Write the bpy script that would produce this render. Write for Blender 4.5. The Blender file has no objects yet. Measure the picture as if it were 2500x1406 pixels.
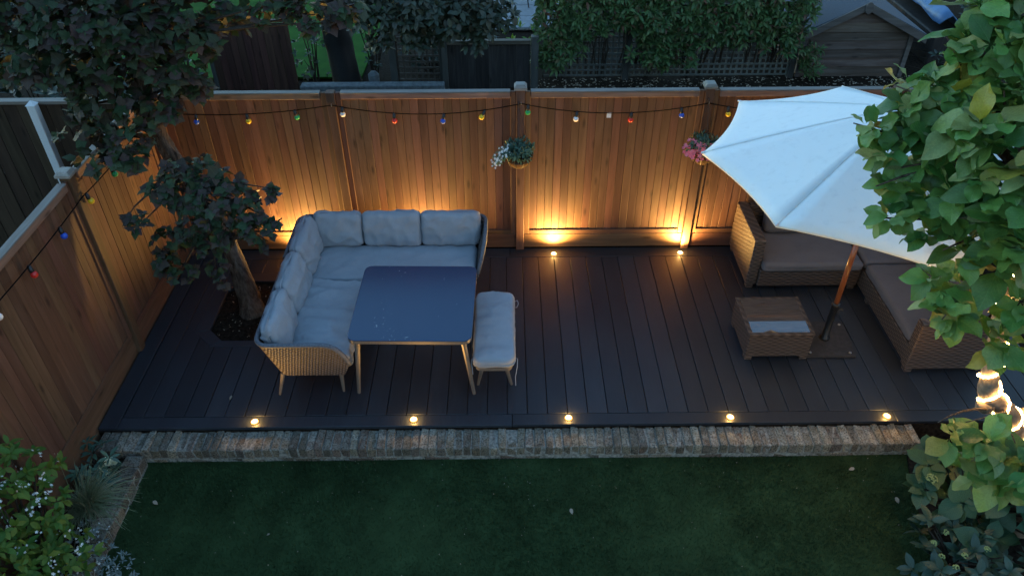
import bpy, bmesh, math, random
import numpy as np
from mathutils import Vector, Matrix, Quaternion, noise

random.seed(7)
rng = np.random.default_rng(11)
S = bpy.context.scene
COL = S.collection
PI = math.pi

# ------------------------------------------------------------------ camera, sky, light, exposure
CAM = Vector((1.2701, -4.5773, 5.0995))
YAW, PITCH, ROLL, FPX = 0.0078, 0.6748, -0.0037, 1848.84
def cam_axes():
    cy, sy, cp, sp = math.cos(YAW), math.sin(YAW), math.cos(PITCH), math.sin(PITCH)
    f = Vector((sy*cp, cy*cp, -sp)); r = Vector((cy, -sy, 0)); u = r.cross(f)
    cr, sr = math.cos(ROLL), math.sin(ROLL)
    return r*cr + u*sr, u*cr - r*sr, f
RX, UX, FX = cam_axes()
cd = bpy.data.cameras.new('camera'); cam = bpy.data.objects.new('camera', cd); COL.objects.link(cam)
m = Matrix((RX, UX, -FX)).transposed().to_4x4(); m.translation = CAM
cam.matrix_world = m
cd.sensor_width = 36; cd.lens = 36*FPX/2500; cd.clip_start = .05; cd.clip_end = 1000
S.camera = cam

SUN_EL, SUN_ROT = -1.5, 300.0
world = bpy.data.worlds.new('World'); S.world = world; world.use_nodes = True
wn = world.node_tree; bg = wn.nodes['Background']
sky = wn.nodes.new('ShaderNodeTexSky'); sky.sky_type = 'NISHITA'; sky.sun_disc = False
sky.sun_elevation = math.radians(SUN_EL); sky.sun_rotation = math.radians(SUN_ROT)
sky.altitude = 0; sky.air_density = 1.0; sky.dust_density = .6; sky.ozone_density = 1.6
tint = wn.nodes.new('ShaderNodeMixRGB'); tint.blend_type = 'MULTIPLY'; tint.inputs[0].default_value = 1
tint.inputs[2].default_value = (.61, .96, 1.02, 1)              # blue hour white balance of the photograph
wn.links.new(sky.outputs[0], tint.inputs[1]); wn.links.new(tint.outputs[0], bg.inputs[0])
bg.inputs[1].default_value = .10
sl = bpy.data.lights.new('sun', 'SUN'); sl.energy = .004; sl.angle = math.radians(40); sl.color = (1, .96, .9)
so = bpy.data.objects.new('sun', sl); COL.objects.link(so)
so.rotation_euler = (math.radians(90-25), 0, math.radians(180-SUN_ROT))
vs = S.view_settings
vs.view_transform = 'Standard'; vs.look = 'None'; vs.gamma = 1; vs.use_curve_mapping = False
vs.exposure = 5.95
LAMP_REAR, LAMP_FRONT, STRING_E = .42, .03, 1.3
LAMP_COL = (1.0, .56, .15)

# ------------------------------------------------------------------ helpers
ORG = {}                                        # world position of each thing's origin
class MB:
    def __init__(s): s.v = []; s.f = []; s.uv = None
    def add(s, vs, fs):
        n = len(s.v); s.v += [tuple(p) for p in vs]; s.f += [tuple(i+n for i in f) for f in fs]; return s
    def box(s, x0, x1, y0, y1, z0, z1, b=0.0, M=None):
        if b <= 0:
            P = [(x, y, z) for z in (z0, z1) for y in (y0, y1) for x in (x0, x1)]
            F = [(0,2,3,1), (4,5,7,6), (0,1,5,4), (2,6,7,3), (0,4,6,2), (1,3,7,5)]
        else:
            P = []; idx = {}
            for zi, z in enumerate((z0, z1)):
                for yi, y in enumerate((y0, y1)):
                    for xi, x in enumerate((x0, x1)):
                        sx, sy, sz = (1-2*xi)*b, (1-2*yi)*b, (1-2*zi)*b
                        for a, d in enumerate(((0, sy, sz), (sx, 0, sz), (sx, sy, 0))):
                            idx[(xi, yi, zi, a)] = len(P); P.append((x+d[0], y+d[1], z+d[2]))
            F = []
            I = lambda x, y, z, a: idx[(x, y, z, a)]
            for k in (0, 1):
                q = [I(k,0,0,0), I(k,1,0,0), I(k,1,1,0), I(k,0,1,0)]; F.append(q if k else q[::-1])
                q = [I(0,k,0,1), I(0,k,1,1), I(1,k,1,1), I(1,k,0,1)]; F.append(q if k else q[::-1])
                q = [I(0,0,k,2), I(1,0,k,2), I(1,1,k,2), I(0,1,k,2)]; F.append(q if k else q[::-1])
            for a in (0, 1):
                for c in (0, 1):
                    q = [I(0,a,c,1), I(1,a,c,1), I(1,a,c,2), I(0,a,c,2)]; F.append(q if (a ^ c) else q[::-1])
                    q = [I(a,0,c,0), I(a,1,c,0), I(a,1,c,2), I(a,0,c,2)]; F.append(q[::-1] if (a ^ c) else q)
                    q = [I(a,c,0,0), I(a,c,1,0), I(a,c,1,1), I(a,c,0,1)]; F.append(q if (a ^ c) else q[::-1])
            for x in (0, 1):
                for y in (0, 1):
                    for z in (0, 1):
                        q = [I(x,y,z,0), I(x,y,z,1), I(x,y,z,2)]; F.append(q if (x+y+z) % 2 else q[::-1])
        if M is not None: P = [tuple(M @ Vector(p)) for p in P]
        return s.add(P, F)
    def prism(s, poly, z0, z1):
        n = len(poly)
        a = sum(poly[i][0]*poly[(i+1) % n][1]-poly[(i+1) % n][0]*poly[i][1] for i in range(n))
        if a < 0: poly = poly[::-1]
        P = [(x, y, z0) for x, y in poly] + [(x, y, z1) for x, y in poly]
        F = [tuple(range(n))[::-1], tuple(range(n, 2*n))] + [(i, (i+1) % n, n+(i+1) % n, n+i) for i in range(n)]
        return s.add(P, F)
    def tube(s, pts, rad, n=8, cap=True):
        pts = [Vector(p) for p in pts]; m = len(pts)
        if not hasattr(rad, '__len__'): rad = [rad]*m
        up = None; P = []
        for i in range(m):
            t = (pts[min(i+1, m-1)]-pts[max(i-1, 0)])
            if t.length < 1e-9: t = Vector((0, 0, 1))
            t.normalize()
            if up is None:
                up = t.orthogonal().normalized()
            else:
                up = up - t*up.dot(t)
                up = up.normalized() if up.length > 1e-6 else t.orthogonal().normalized()
            w = t.cross(up)
            for k in range(n):
                a = 2*PI*k/n
                P.append(pts[i] + (up*math.cos(a)+w*math.sin(a))*rad[i])
        F = [(i*n+k, i*n+(k+1) % n, (i+1)*n+(k+1) % n, (i+1)*n+k) for i in range(m-1) for k in range(n)]
        if cap: F += [tuple(range(n))[::-1], tuple(range((m-1)*n, m*n))]
        return s.add(P, F)
    def lathe(s, prof, c=(0, 0, 0), n=16, M=None):
        P = []; F = []
        for r, z in prof:
            for k in range(n):
                a = 2*PI*k/n; P.append((c[0]+r*math.cos(a), c[1]+r*math.sin(a), c[2]+z))
        for i in range(len(prof)-1):
            for k in range(n):
                F.append((i*n+k, i*n+(k+1) % n, (i+1)*n+(k+1) % n, (i+1)*n+k))
        F += [tuple(range(n))[::-1], tuple(range((len(prof)-1)*n, len(prof)*n))]
        if M is not None: P = [tuple(M @ Vector(p)) for p in P]
        return s.add(P, F)
    def mesh(s, name, mat=None, smooth=False, off=(0, 0, 0)):
        me = bpy.data.meshes.new(name)
        o = Vector(off)
        me.from_pydata([tuple(Vector(p)-o) for p in s.v], [], s.f)
        if mat: me.materials.append(mat)
        if smooth: me.polygons.foreach_set('use_smooth', [True]*len(me.polygons))
        me.update()
        return me
    def build(s, name, mat, parent=None, smooth=False, **kw):
        me = s.mesh(name, mat, smooth, ORG.get(parent.name, (0, 0, 0)) if parent else kw.pop('off', (0, 0, 0)))
        return link(name, me, parent, **kw)
def link(name, me, parent=None, loc=None, kind=None, label=None, mtx=None):
    o = bpy.data.objects.new(name, me); COL.objects.link(o)
    if parent:
        o.parent = parent
        ORG[o.name] = ORG.get(parent.name, Vector((0, 0, 0)))
    if loc is not None: o.location = Vector(loc)
    if mtx is not None: o.matrix_local = mtx
    if kind: o['kind'] = kind
    if label: o['label'] = label
    return o
def at(parent, p):                              # world point -> location under a thing
    return Vector(p)-ORG[parent.name]
def thing(name, label, cat, loc=(0, 0, 0), group=None, rz=0):
    o = bpy.data.objects.new(name, None); COL.objects.link(o)
    o.location = loc; o.rotation_euler = (0, 0, rz); o['label'] = label; o['category'] = cat
    o.empty_display_size = .1
    if group: o['group'] = group
    ORG[o.name] = Vector(loc)
    return o
def tag(o, label, cat, group=None):
    o['label'] = label; o['category'] = cat
    if group: o['group'] = group
    return o
def setting(o): o['kind'] = 'structure'; return o

# ------------------------------------------------------------------ materials
class NT:
    def __init__(s, name):
        s.m = bpy.data.materials.new(name); s.m.use_nodes = True
        s.t = s.m.node_tree; s.b = s.t.nodes['Principled BSDF']; s.out = s.t.nodes['Material Output']
    def n(s, ty, **kw):
        nd = s.t.nodes.new('ShaderNode'+ty)
        for k, v in kw.items(): setattr(nd, k, v)
        return nd
    def l(s, a, b): s.t.links.new(a, b)
    def set(s, sock, v):
        if hasattr(v, 'is_output') or hasattr(v, 'links'): s.l(v, sock)
        else: sock.default_value = v
    def math(s, op, a, b=None, c=None):
        nd = s.n('Math', operation=op); s.set(nd.inputs[0], a)
        if b is not None: s.set(nd.inputs[1], b)
        if c is not None: s.set(nd.inputs[2], c)
        return nd.outputs[0]
    def obj(s): return s.n('TexCoord').outputs['Object']
    def rnd(s):
        a = s.n('Attribute', attribute_name='rnd'); o = s.n('ObjectInfo')
        return s.math('FRACT', s.math('ADD', a.outputs['Fac'], o.outputs['Random']))
    def map(s, v, scale, off=None):
        mp = s.n('Mapping'); s.l(v, mp.inputs[0]); mp.inputs['Scale'].default_value = scale
        if off is not None:
            cb = s.n('CombineXYZ')
            for i in range(3): s.l(off, cb.inputs[i])
            s.l(cb.outputs[0], mp.inputs['Location'])
        return mp.outputs[0]
    def noise(s, v, scale, detail=4, rough=.55, dist=0):
        nd = s.n('TexNoise'); s.l(v, nd.inputs['Vector']); nd.inputs['Scale'].default_value = scale
        nd.inputs['Detail'].default_value = detail; nd.inputs['Roughness'].default_value = rough
        nd.inputs['Distortion'].default_value = dist
        return nd.outputs['Fac']
    def ramp(s, f, stops, interp='LINEAR'):
        r = s.n('ValToRGB'); s.l(f, r.inputs[0]); e = r.color_ramp.elements; r.color_ramp.interpolation = interp
        while len(e) < len(stops): e.new(.5)
        for el, (p, c) in zip(e, stops): el.position = p; el.color = (*c, 1) if len(c) == 3 else c
        return r.outputs[0]
    def mix(s, f, a, b, mode='MIX'):
        nd = s.n('Mix', data_type='RGBA', blend_type=mode); s.set(nd.inputs[0], f)
        for i, v in ((6, a), (7, b)):
            if isinstance(v, tuple): nd.inputs[i].default_value = (*v, 1)
            else: s.l(v, nd.inputs[i])
        return nd.outputs[2]
    def bump(s, h, strength=.3, dist=.01):
        b = s.n('Bump'); b.inputs['Strength'].default_value = strength; b.inputs['Distance'].default_value = dist
        s.l(h, b.inputs['Height']); s.l(b.outputs[0], s.b.inputs['Normal'])
    def fin(s, col=None, rough=.6, spec=.5, metal=0):
        if col is not None:
            if isinstance(col, tuple): s.b.inputs['Base Color'].default_value = (*col, 1)
            else: s.l(col, s.b.inputs['Base Color'])
        s.set(s.b.inputs['Roughness'], rough); s.b.inputs['Specular IOR Level'].default_value = spec
        s.b.inputs['Metallic'].default_value = metal
        return s.m

def wood(name, c0, c1, c2, axis='Z', rough=.65, knots=True, var=.5, bump=.35, spec=.3):
    k = NT(name); r = k.rnd(); off = k.math('MULTIPLY', r, 37.0)
    sc = [20, 20, 20]; sc['XYZ'.index(axis)] = 1.6
    v = k.map(k.obj(), tuple(sc), off)
    g = k.noise(v, 1.0, 6, .6, .8)
    sc2 = [7, 7, 7]; sc2['XYZ'.index(axis)] = .9
    g2 = k.noise(k.map(k.obj(), tuple(sc2), off), 1.0, 3, .5, 1.2)
    f = k.math('ADD', k.math('MULTIPLY', g, .55), k.math('MULTIPLY', g2, .45))
    col = k.ramp(f, [(.3, c0), (.5, c1), (.68, c2)])
    if knots:
        sk = [9, 9, 9]; sk['XYZ'.index(axis)] = 2.6
        vo = k.n('TexVoronoi'); k.l(k.map(k.obj(), tuple(sk), off), vo.inputs['Vector']); vo.inputs['Scale'].default_value = 1
        kd = k.ramp(vo.outputs['Distance'], [(.06, (1, 1, 1)), (.2, (0, 0, 0))])
        col = k.mix(k.math('MULTIPLY', kd, .75), col, tuple(x*.3 for x in c0))
    bw = k.n('HueSaturation'); k.l(col, bw.inputs['Color'])
    k.l(k.math('ADD', k.math('MULTIPLY', r, var), 1-var*.5), bw.inputs['Value'])
    k.l(k.math('ADD', k.math('MULTIPLY', k.math('FRACT', k.math('MULTIPLY', r, 7.3)), .03), .485), bw.inputs['Hue'])
    k.bump(g, bump, .004)
    return k.fin(bw.outputs[0], rough, spec)

def leafmat(name, stops, rough=.42, transl=.28, veins=.35, spec=.5):
    k = NT(name); r = k.rnd()
    col = k.ramp(r, stops)
    uv = k.n('UVMap'); sp = k.n('SeparateXYZ'); k.l(uv.outputs[0], sp.inputs[0])
    ax = k.math('ABSOLUTE', sp.outputs[0])
    mid = k.math('SUBTRACT', 1.0, k.math('MINIMUM', k.math('MULTIPLY', ax, 28.0), 1.0))
    ph = k.math('SUBTRACT', k.math('MULTIPLY', sp.outputs[1], 9.0), k.math('MULTIPLY', ax, 6.0))
    side = k.math('POWER', k.math('ABSOLUTE', k.math('COSINE', k.math('MULTIPLY', ph, PI))), 14.0)
    vn = k.math('MAXIMUM', mid, k.math('MULTIPLY', side, .55))
    pat = k.noise(k.map(k.obj(), (18, 18, 18)), 1, 3)
    hs = k.n('HueSaturation'); k.l(col, hs.inputs['Color'])
    k.l(k.math('ADD', k.math('MULTIPLY', pat, .7), .65), hs.inputs['Value'])
    k.l(k.math('ADD', .47, k.math('MULTIPLY', k.math('FRACT', k.math('MULTIPLY', r, 13.7)), .05)), hs.inputs['Hue'])
    c2 = k.n('MixRGB', blend_type='ADD'); k.l(k.math('MULTIPLY', vn, veins), c2.inputs[0]); k.l(hs.outputs[0], c2.inputs[1])
    c2.inputs[2].default_value = (.05, .08, .03, 1)
    k.bump(k.math('SUBTRACT', k.math('MULTIPLY', pat, .6), vn), .35, .003)
    k.fin(c2.outputs[0], rough, spec)
    tr = k.n('BsdfTranslucent'); k.l(c2.outputs[0], tr.inputs[0])
    mx = k.n('MixShader'); mx.inputs[0].default_value = transl
    k.l(k.b.outputs[0], mx.inputs[1]); k.l(tr.outputs[0], mx.inputs[2]); k.l(mx.outputs[0], k.out.inputs[0])
    return k.m

def plain(name, c, rough=.5, spec=.5, metal=0, nz=0, nsc=60, bump=0):
    k = NT(name); col = c
    if nz or bump:
        f = k.noise(k.map(k.obj(), (1, 1, 1)), nsc, 5)
        if nz: col = k.ramp(f, [(.3, tuple(x*(1-nz) for x in c)), (.7, tuple(min(1, x*(1+nz)) for x in c))])
        if bump: k.bump(f, bump, .004)
    return k.fin(col, rough, spec, metal)
def emit(name, c, e):
    k = NT(name); em = k.n('Emission'); em.inputs[0].default_value = (*c, 1); em.inputs[1].default_value = e
    k.l(em.outputs[0], k.out.inputs[0]); return k.m

FC = ((.072, .034, .0195), (.112, .055, .032), (.152, .08, .049))
M = {}
M['fence_v'] = wood('fence_boards', *FC, axis='Z', var=.5)
M['rail'] = wood('pale_brown_rails', (.12, .068, .045), (.19, .115, .08), (.26, .17, .125), axis='X', var=.3)
M['fence_h'] = wood('fence_rails', *[tuple(x*.95 for x in c) for c in FC], axis='X', var=.35)
M['capping'] = wood('weathered_capping', (.12, .1, .082), (.19, .165, .145), (.26, .235, .21), axis='X', knots=False, var=.3)
M['post'] = wood('fence_posts', (.055, .026, .015), (.098, .05, .03), (.14, .08, .05), axis='Z', var=.3)
M['postcap'] = wood('post_caps', (.12, .1, .085), (.22, .2, .17), (.36, .34, .31), axis='X', knots=False)
M['darkfence'] = wood('black_stained_boards', (.016, .015, .015), (.04, .037, .035), (.075, .066, .06), axis='Z', knots=True, var=.6)
M['darkrail'] = wood('brown_grey_rails', (.05, .04, .03), (.1, .082, .062), (.15, .12, .095), axis='X', knots=False, var=.5)
M['darkpost'] = wood('dark_posts', (.04, .042, .038), (.075, .078, .07), (.11, .11, .1), axis='Z', knots=False, var=.3)
M['lattice'] = wood('grey_green_lattice', (.09, .098, .085), (.13, .14, .12), (.17, .18, .155), axis='X', knots=False, var=.2)
M['brownfence'] = wood('dark_brown_boards', (.035, .016, .012), (.07, .032, .022), (.1, .048, .032), axis='Z', var=.5)
M['nfence'] = wood('neighbour_boards', (.024, .015, .009), (.042, .027, .017), (.06, .04, .026), axis='Z', var=.5)
M['shed_h'] = wood('shed_boards', (.055, .039, .03), (.105, .08, .064), (.165, .138, .118), axis='X', var=.7, knots=True)
M['shed_v'] = wood('shed_trim', (.06, .052, .046), (.105, .094, .085), (.155, .14, .128), axis='X', var=.2, knots=False)
def deckmat():
    k = NT('black_deck_boards'); r = k.rnd(); off = k.math('MULTIPLY', r, 31.0)
    g = k.noise(k.map(k.obj(), (60, 3.0, 60), off), 1.0, 6, .65, 1.0)
    big = k.noise(k.map(k.obj(), (3, 1.2, 3), off), 1.0, 3)
    f = k.math('ADD', k.math('MULTIPLY', g, .5), k.math('MULTIPLY', big, .5))
    col = k.ramp(f, [(.3, (.012, .0145, .0205)), (.55, (.021, .025, .031)), (.75, (.036, .041, .048))])
    hs = k.n('HueSaturation'); k.l(col, hs.inputs['Color']); k.l(k.math('ADD', k.math('MULTIPLY', r, .5), .75), hs.inputs['Value'])
    k.bump(g, .45, .003)
    return k.fin(hs.outputs[0], k.math('ADD', k.math('MULTIPLY', g, .3), .36), .5)
M['deck'] = deckmat()
def brickmat():
    k = NT('old_stock_bricks'); r = k.rnd(); off = k.math('MULTIPLY', r, 23.0)
    v = k.map(k.obj(), (1, 1, 1), off)
    n1 = k.noise(v, 16, 6, .65); n2 = k.noise(v, 70, 5, .7); n3 = k.noise(v, 7, 3)
    base = k.ramp(r, [(0, (.25, .19, .12)), (.3, (.2, .15, .11)), (.55, (.28, .225, .15)), (.8, (.15, .12, .095)), (1, (.24, .16, .115))])
    lich = k.ramp(n1, [(.40, (0, 0, 0)), (.60, (1, 1, 1))])
    geo = k.n('NewGeometry'); sp = k.n('SeparateXYZ'); k.l(geo.outputs['Normal'], sp.inputs[0])
    upf = k.math('ADD', k.math('MULTIPLY', k.math('MAXIMUM', sp.outputs[2], 0.0), .8), .1)
    col = k.mix(k.math('MULTIPLY', lich, upf), base, (.32, .305, .25))
    dk = k.ramp(n2, [(.4, (1, 1, 1)), (.52, (0, 0, 0))])
    col = k.mix(k.math('MULTIPLY', dk, .85), col, (.035, .032, .024))
    ms = k.ramp(n3, [(.5, (0, 0, 0)), (.66, (1, 1, 1))])
    col = k.mix(k.math('MULTIPLY', ms, .45), col, (.07, .065, .04))
    hv = k.n('HueSaturation'); k.l(col, hv.inputs['Color']); k.l(k.math('ADD', k.math('MULTIPLY', k.math('FRACT', k.math('MULTIPLY', r, 9.7)), .75), .62), hv.inputs['Value'])
    k.bump(k.math('ADD', n1, n2), .7, .012)
    return k.fin(hv.outputs[0], .9, .2)
M['brick'] = brickmat()
M['mortar'] = plain('crumbly_mortar', (.25, .23, .19), .95, .2, nz=.6, nsc=40, bump=.6)
M['soil'] = plain('dark_soil', (.022, .016, .011), .95, .05, nz=.7, nsc=30, bump=.8)
M['gravel'] = plain('leaf_litter_soil', (.06, .05, .042), .95, .2, nz=.9, nsc=22, bump=.8)
M['block'] = plain('grey_concrete', (.14, .16, .165), .85, .3, nz=.35, nsc=18, bump=.35)
M['paving'] = plain('pale_paving', (.2, .22, .24), .8, .3, nz=.15, nsc=12, bump=.2)
M['metal_pale'] = plain('champagne_frame', (.22, .185, .15), .45, .5, .35, nz=.15, nsc=90)
M['black'] = plain('black_plastic', (.012, .012, .013), .45)
M['cable'] = plain('black_cable', (.003, .003, .003), .7, .08)
M['cast'] = plain('black_cast', (.018, .018, .018), .5, nz=.3, bump=.2)
M['baseplate'] = plain('dark_base_plate', (.035, .03, .028), .6, nz=.4, nsc=25, bump=.2)
M['pole'] = wood('red_brown_pole', (.11, .03, .012), (.18, .055, .02), (.24, .08, .03), axis='Z', knots=False, rough=.28, spec=.6)
M['steel'] = plain('brushed_steel', (.5, .48, .45), .3, .5, .9)
M['white_paint'] = plain('white_painted_post', (.62, .66, .68), .6, nz=.05)
M['felt'] = plain('blue_grey_felt', (.06, .072, .09), .8, .4, nz=.2, nsc=90, bump=.3)
def barkmat():
    k = NT('furrowed_bark'); o = k.obj()
    a = k.noise(k.map(o, (34, 34, 7)), 1, 6, .65, .6); b = k.noise(k.map(o, (9, 9, 3)), 1, 4)
    col = k.ramp(k.math('ADD', k.math('MULTIPLY', a, .65), k.math('MULTIPLY', b, .35)), [(.34, (.022, .016, .012)), (.48, (.085, .062, .047)), (.62, (.15, .118, .095)), (.75, (.2, .165, .14))])
    k.bump(a, 1.0, .02)
    return k.fin(col, .92, .1)
M['bark'] = barkmat()
M['bark_pale'] = plain('pale_bark', (.19, .15, .11), .85, .25, nz=.35, nsc=30, bump=.6)
M['twig'] = plain('dark_twig', (.045, .035, .026), .85, .2, nz=.3)
M['coir'] = plain('coir_liner', (.06, .034, .018), .95, .1, nz=.6, nsc=80, bump=.9)
M['tarp'] = plain('blue_sheet', (.06, .14, .26), .4, .5, nz=.3, nsc=6)

def fabric(name, c, nz=.12, tr=0.0):
    k = NT(name); o = k.obj()
    big = k.noise(k.map(o, (1, 1, 1)), 6, 5, .6); fine = k.noise(k.map(o, (1, 1, 1)), 260, 2)
    st = k.noise(k.map(o, (1, 1, 1)), 17, 4)
    f = k.math('ADD', k.math('MULTIPLY', big, .6), k.math('MULTIPLY', fine, .4))
    col = k.ramp(f, [(.3, tuple(x*(1-nz) for x in c)), (.7, tuple(x*(1+nz) for x in c))])
    sm = k.ramp(st, [(.55, (0, 0, 0)), (.75, (1, 1, 1))])
    col = k.mix(k.math('MULTIPLY', sm, .18), col, tuple(x*.6 for x in c))
    k.bump(k.math('ADD', fine, k.math('MULTIPLY', big, .8)), .25, .004)
    k.fin(col, .9, .2)
    if tr:
        t = k.n('BsdfTranslucent'); k.l(col, t.inputs[0]); mx = k.n('MixShader'); mx.inputs[0].default_value = tr
        k.l(k.b.outputs[0], mx.inputs[1]); k.l(t.outputs[0], mx.inputs[2]); k.l(mx.outputs[0], k.out.inputs[0])
    return k.m
M['cushion'] = fabric('pale_grey_cushion', (.335, .35, .37), .1)
M['cushion_dark'] = fabric('taupe_cushion', (.125, .112, .115), .1)
M['canopy'] = fabric('off_white_canvas', (.81, .86, .85), .02, .10)
def weave(name, c0, c1, a, b, vert=False):
    """woven strands: rows of height b, stakes every a, alternately over and under"""
    k = NT(name); sp = k.n('SeparateXYZ'); k.l(k.obj(), sp.inputs[0])
    u = k.math('ADD', sp.outputs[0], sp.outputs[1]); v = sp.outputs[2]
    if vert: u, v = v, u
    row = k.math('ABSOLUTE', k.math('SINE', k.math('MULTIPLY', v, PI/b)))
    sg_ = k.math('SIGN', k.math('SINE', k.math('MULTIPLY', v, PI/b)))
    ov = k.math('ADD', k.math('MULTIPLY', k.math('MULTIPLY', k.math('SINE', k.math('MULTIPLY', u, PI/a)), sg_), .5), .5)
    h = k.math('MULTIPLY', k.math('POWER', row, .6), k.math('ADD', k.math('MULTIPLY', ov, .55), .45))
    n = k.noise(k.map(k.obj(), (6, 6, 40)), 1, 4)
    col = k.ramp(k.math('ADD', k.math('MULTIPLY', h, .75), k.math('MULTIPLY', n, .25)), [(.12, tuple(x*.12 for x in c0)), (.42, c0), (.8, c1)])
    k.bump(h, 1.0, .012)
    return k.fin(col, .55, .4)
M['rattan_grey'] = weave('grey_brown_weave', (.095, .075, .065), (.21, .168, .145), .018, .026, True)
M['rattan_rim'] = plain('blue_grey_rim', (.13, .135, .15), .65, .4, nz=.35, nsc=70, bump=.5)
M['rattan_brown'] = weave('brown_weave', (.055, .036, .027), (.13, .088, .066), .05, .022)
M['rattan_side'] = weave('brown_rib_weave', (.058, .04, .031), (.145, .10, .076), .05, .024)
def tabletop():
    k = NT('blue_black_glass'); o = k.obj()
    n = k.noise(k.map(o, (1, 1, 1)), 34, 6, .7); reg = k.noise(k.map(o, (1, 1, 1), None), 2.6, 2, .4)
    a = k.ramp(n, [(.63, (0, 0, 0)), (.655, (1, 1, 1))]); b = k.ramp(reg, [(.60, (0, 0, 0)), (.63, (1, 1, 1))])
    msk = k.math('MULTIPLY', a, b)
    col = k.mix(msk, (.020, .040, .088), (.35, .37, .38))
    sm = k.noise(k.map(o, (3, 1, 1)), 5, 5)
    return k.fin(col, k.math('ADD', k.math('MULTIPLY', sm, .10), k.math('ADD', k.math('MULTIPLY', msk, .5), .2)), .7)
M['table_glass'] = tabletop()
M['glass'] = plain('dark_clear_glass', (.03, .035, .04), .03, .9)
def lawnmat(name, c0, c1, c2):
    k = NT(name); geo = k.n('NewGeometry')
    f = k.noise(k.map(geo.outputs['Position'], (1, 1, 1)), 3.2, 4, .6)
    r = k.rnd()
    g = k.math('ADD', k.math('MULTIPLY', f, .75), k.math('MULTIPLY', r, .25))
    col = k.ramp(g, [(.3, c0), (.52, c1), (.72, c2)])
    return k.fin(col, .85, .06)
M['lawn'] = lawnmat('artificial_grass', (.022, .038, .014), (.033, .060, .022), (.052, .09, .035))
M['lawn_far'] = lawnmat('far_grass', (.010, .045, .006), (.018, .07, .009), (.028, .1, .012))

# leaf materials
M['maple'] = leafmat('plum_green_leaves', [(0, (.024, .046, .02)), (.35, (.036, .063, .026)), (.6, (.048, .044, .03)), (.8, (.066, .045, .042)), (1, (.048, .034, .024))], .55, .2, .35, .25)
M['magnolia'] = leafmat('broad_green_leaves', [(0, (.05, .125, .026)), (.35, (.09, .21, .04)), (.7, (.15, .29, .06)), (.88, (.22, .29, .12)), (1, (.30, .28, .03))], .42, .3)
M['hedge'] = leafmat('hedge_leaves', [(0, (.045, .09, .028)), (.5, (.075, .14, .045)), (.85, (.10, .175, .055)), (.96, (.15, .09, .05)), (1, (.17, .075, .045))], .42, .15, .35, .35)
M['treeb'] = leafmat('olive_leaves', [(0, (.025, .04, .025)), (.5, (.04, .055, .03)), (1, (.06, .055, .035))], .42, .2)
M['jasmine'] = leafmat('jasmine_leaves', [(0, (.06, .13, .022)), (.6, (.10, .19, .03)), (1, (.17, .22, .03))], .5, .3, .35, .3)
M['rhodo'] = leafmat('blue_green_leaves', [(0, (.045, .105, .075)), (1, (.07, .145, .1))], .45, .15)
M['hydra'] = leafmat('hydrangea_leaves', [(0, (.025, .075, .035)), (.7, (.04, .1, .04)), (1, (.05, .09, .035))], .5, .25)
M['skim'] = leafmat('glossy_dark_leaves', [(0, (.018, .05, .035)), (.8, (.03, .07, .045)), (1, (.04, .08, .04))], .4, .15)
M['silver'] = leafmat('silver_leaves', [(0, (.15, .2, .19)), (1, (.26, .31, .29))], .7, .2)
M['lime'] = leafmat('lime_leaves', [(0, (.12, .25, .03)), (1, (.2, .34, .05))], .5, .3)
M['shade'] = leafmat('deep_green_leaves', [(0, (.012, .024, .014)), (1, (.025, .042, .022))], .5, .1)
M['grassblade'] = leafmat('olive_blades', [(0, (.14, .19, .09)), (.6, (.2, .24, .13)), (1, (.38, .33, .2))], .5, .2)
M['white_petal'] = plain('white_petals', (.75, .74, .68), .6)
M['cream_petal'] = plain('cream_petals', (.72, .68, .42), .6)
M['pink_petal'] = plain('pink_petals', (.62, .16, .22), .6, nz=.3, nsc=40)
M['yellow_petal'] = plain('yellow_petals', (.75, .6, .05), .6)
M['budgreen'] = plain('pale_green_buds', (.2, .27, .1), .8, nz=.4, nsc=150, bump=.8)
M['dryleaf'] = plain('dry_leaf', (.3, .24, .17), .8, nz=.3, nsc=30)
M['bulb_green'] = plain('green_bulb', (.01, .33, .11), .3)
M['bulb_blue'] = plain('blue_bulb', (.015, .08, .5), .3)
M['bulb_red'] = plain('red_bulb', (.6, .025, .02), .3)
M['bulb_yellow'] = plain('yellow_bulb', (.75, .5, .02), .3)
M['bulb_white'] = plain('white_bulb', (.78, .74, .72), .3)
M['tagwhite'] = plain('white_tag', (.7, .7, .7), .6)
M['led'] = emit('lit_lens', (1, .66, .26), .35)
M['led_bloom'] = emit('lens_bloom', (1, .42, .09), .035)  # orange bloom round each lens, put in as an emissive colour
M['string'] = emit('lit_string', (1, .55, .18), STRING_E)

# ------------------------------------------------------------------ leaf meshes and foliage
def leafmesh(name, outline, fold=.25, curl=.25, rows=None):
    """outline: half widths along the midrib, t in 0..1; builds a folded, drooping blade of length 1"""
    P = []; F = []; UV = []
    for i, (t, w) in enumerate(outline):
        z = -curl*t*t
        for sx in (-1, 0, 1):
            P.append((sx*w, t, z + abs(sx)*w*fold + (.02*math.sin(t*9+sx) if sx else 0))); UV.append((sx*w*2, t))
    n = len(outline)
    for i in range(n-1):
        a = i*3
        F += [(a, a+1, a+4, a+3), (a+1, a+2, a+5, a+4)]
    return lm(name, P, F, UV)
def lm(name, P, F, UV):
    me = bpy.data.meshes.new(name); me.from_pydata(P, [], F)
    uv = me.uv_layers.new(name='uv')
    for lo in me.loops: uv.data[lo.index].uv = UV[lo.vertex_index]
    me.polygons.foreach_set('use_smooth', [True]*len(me.polygons))
    me.update(); return me
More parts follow.
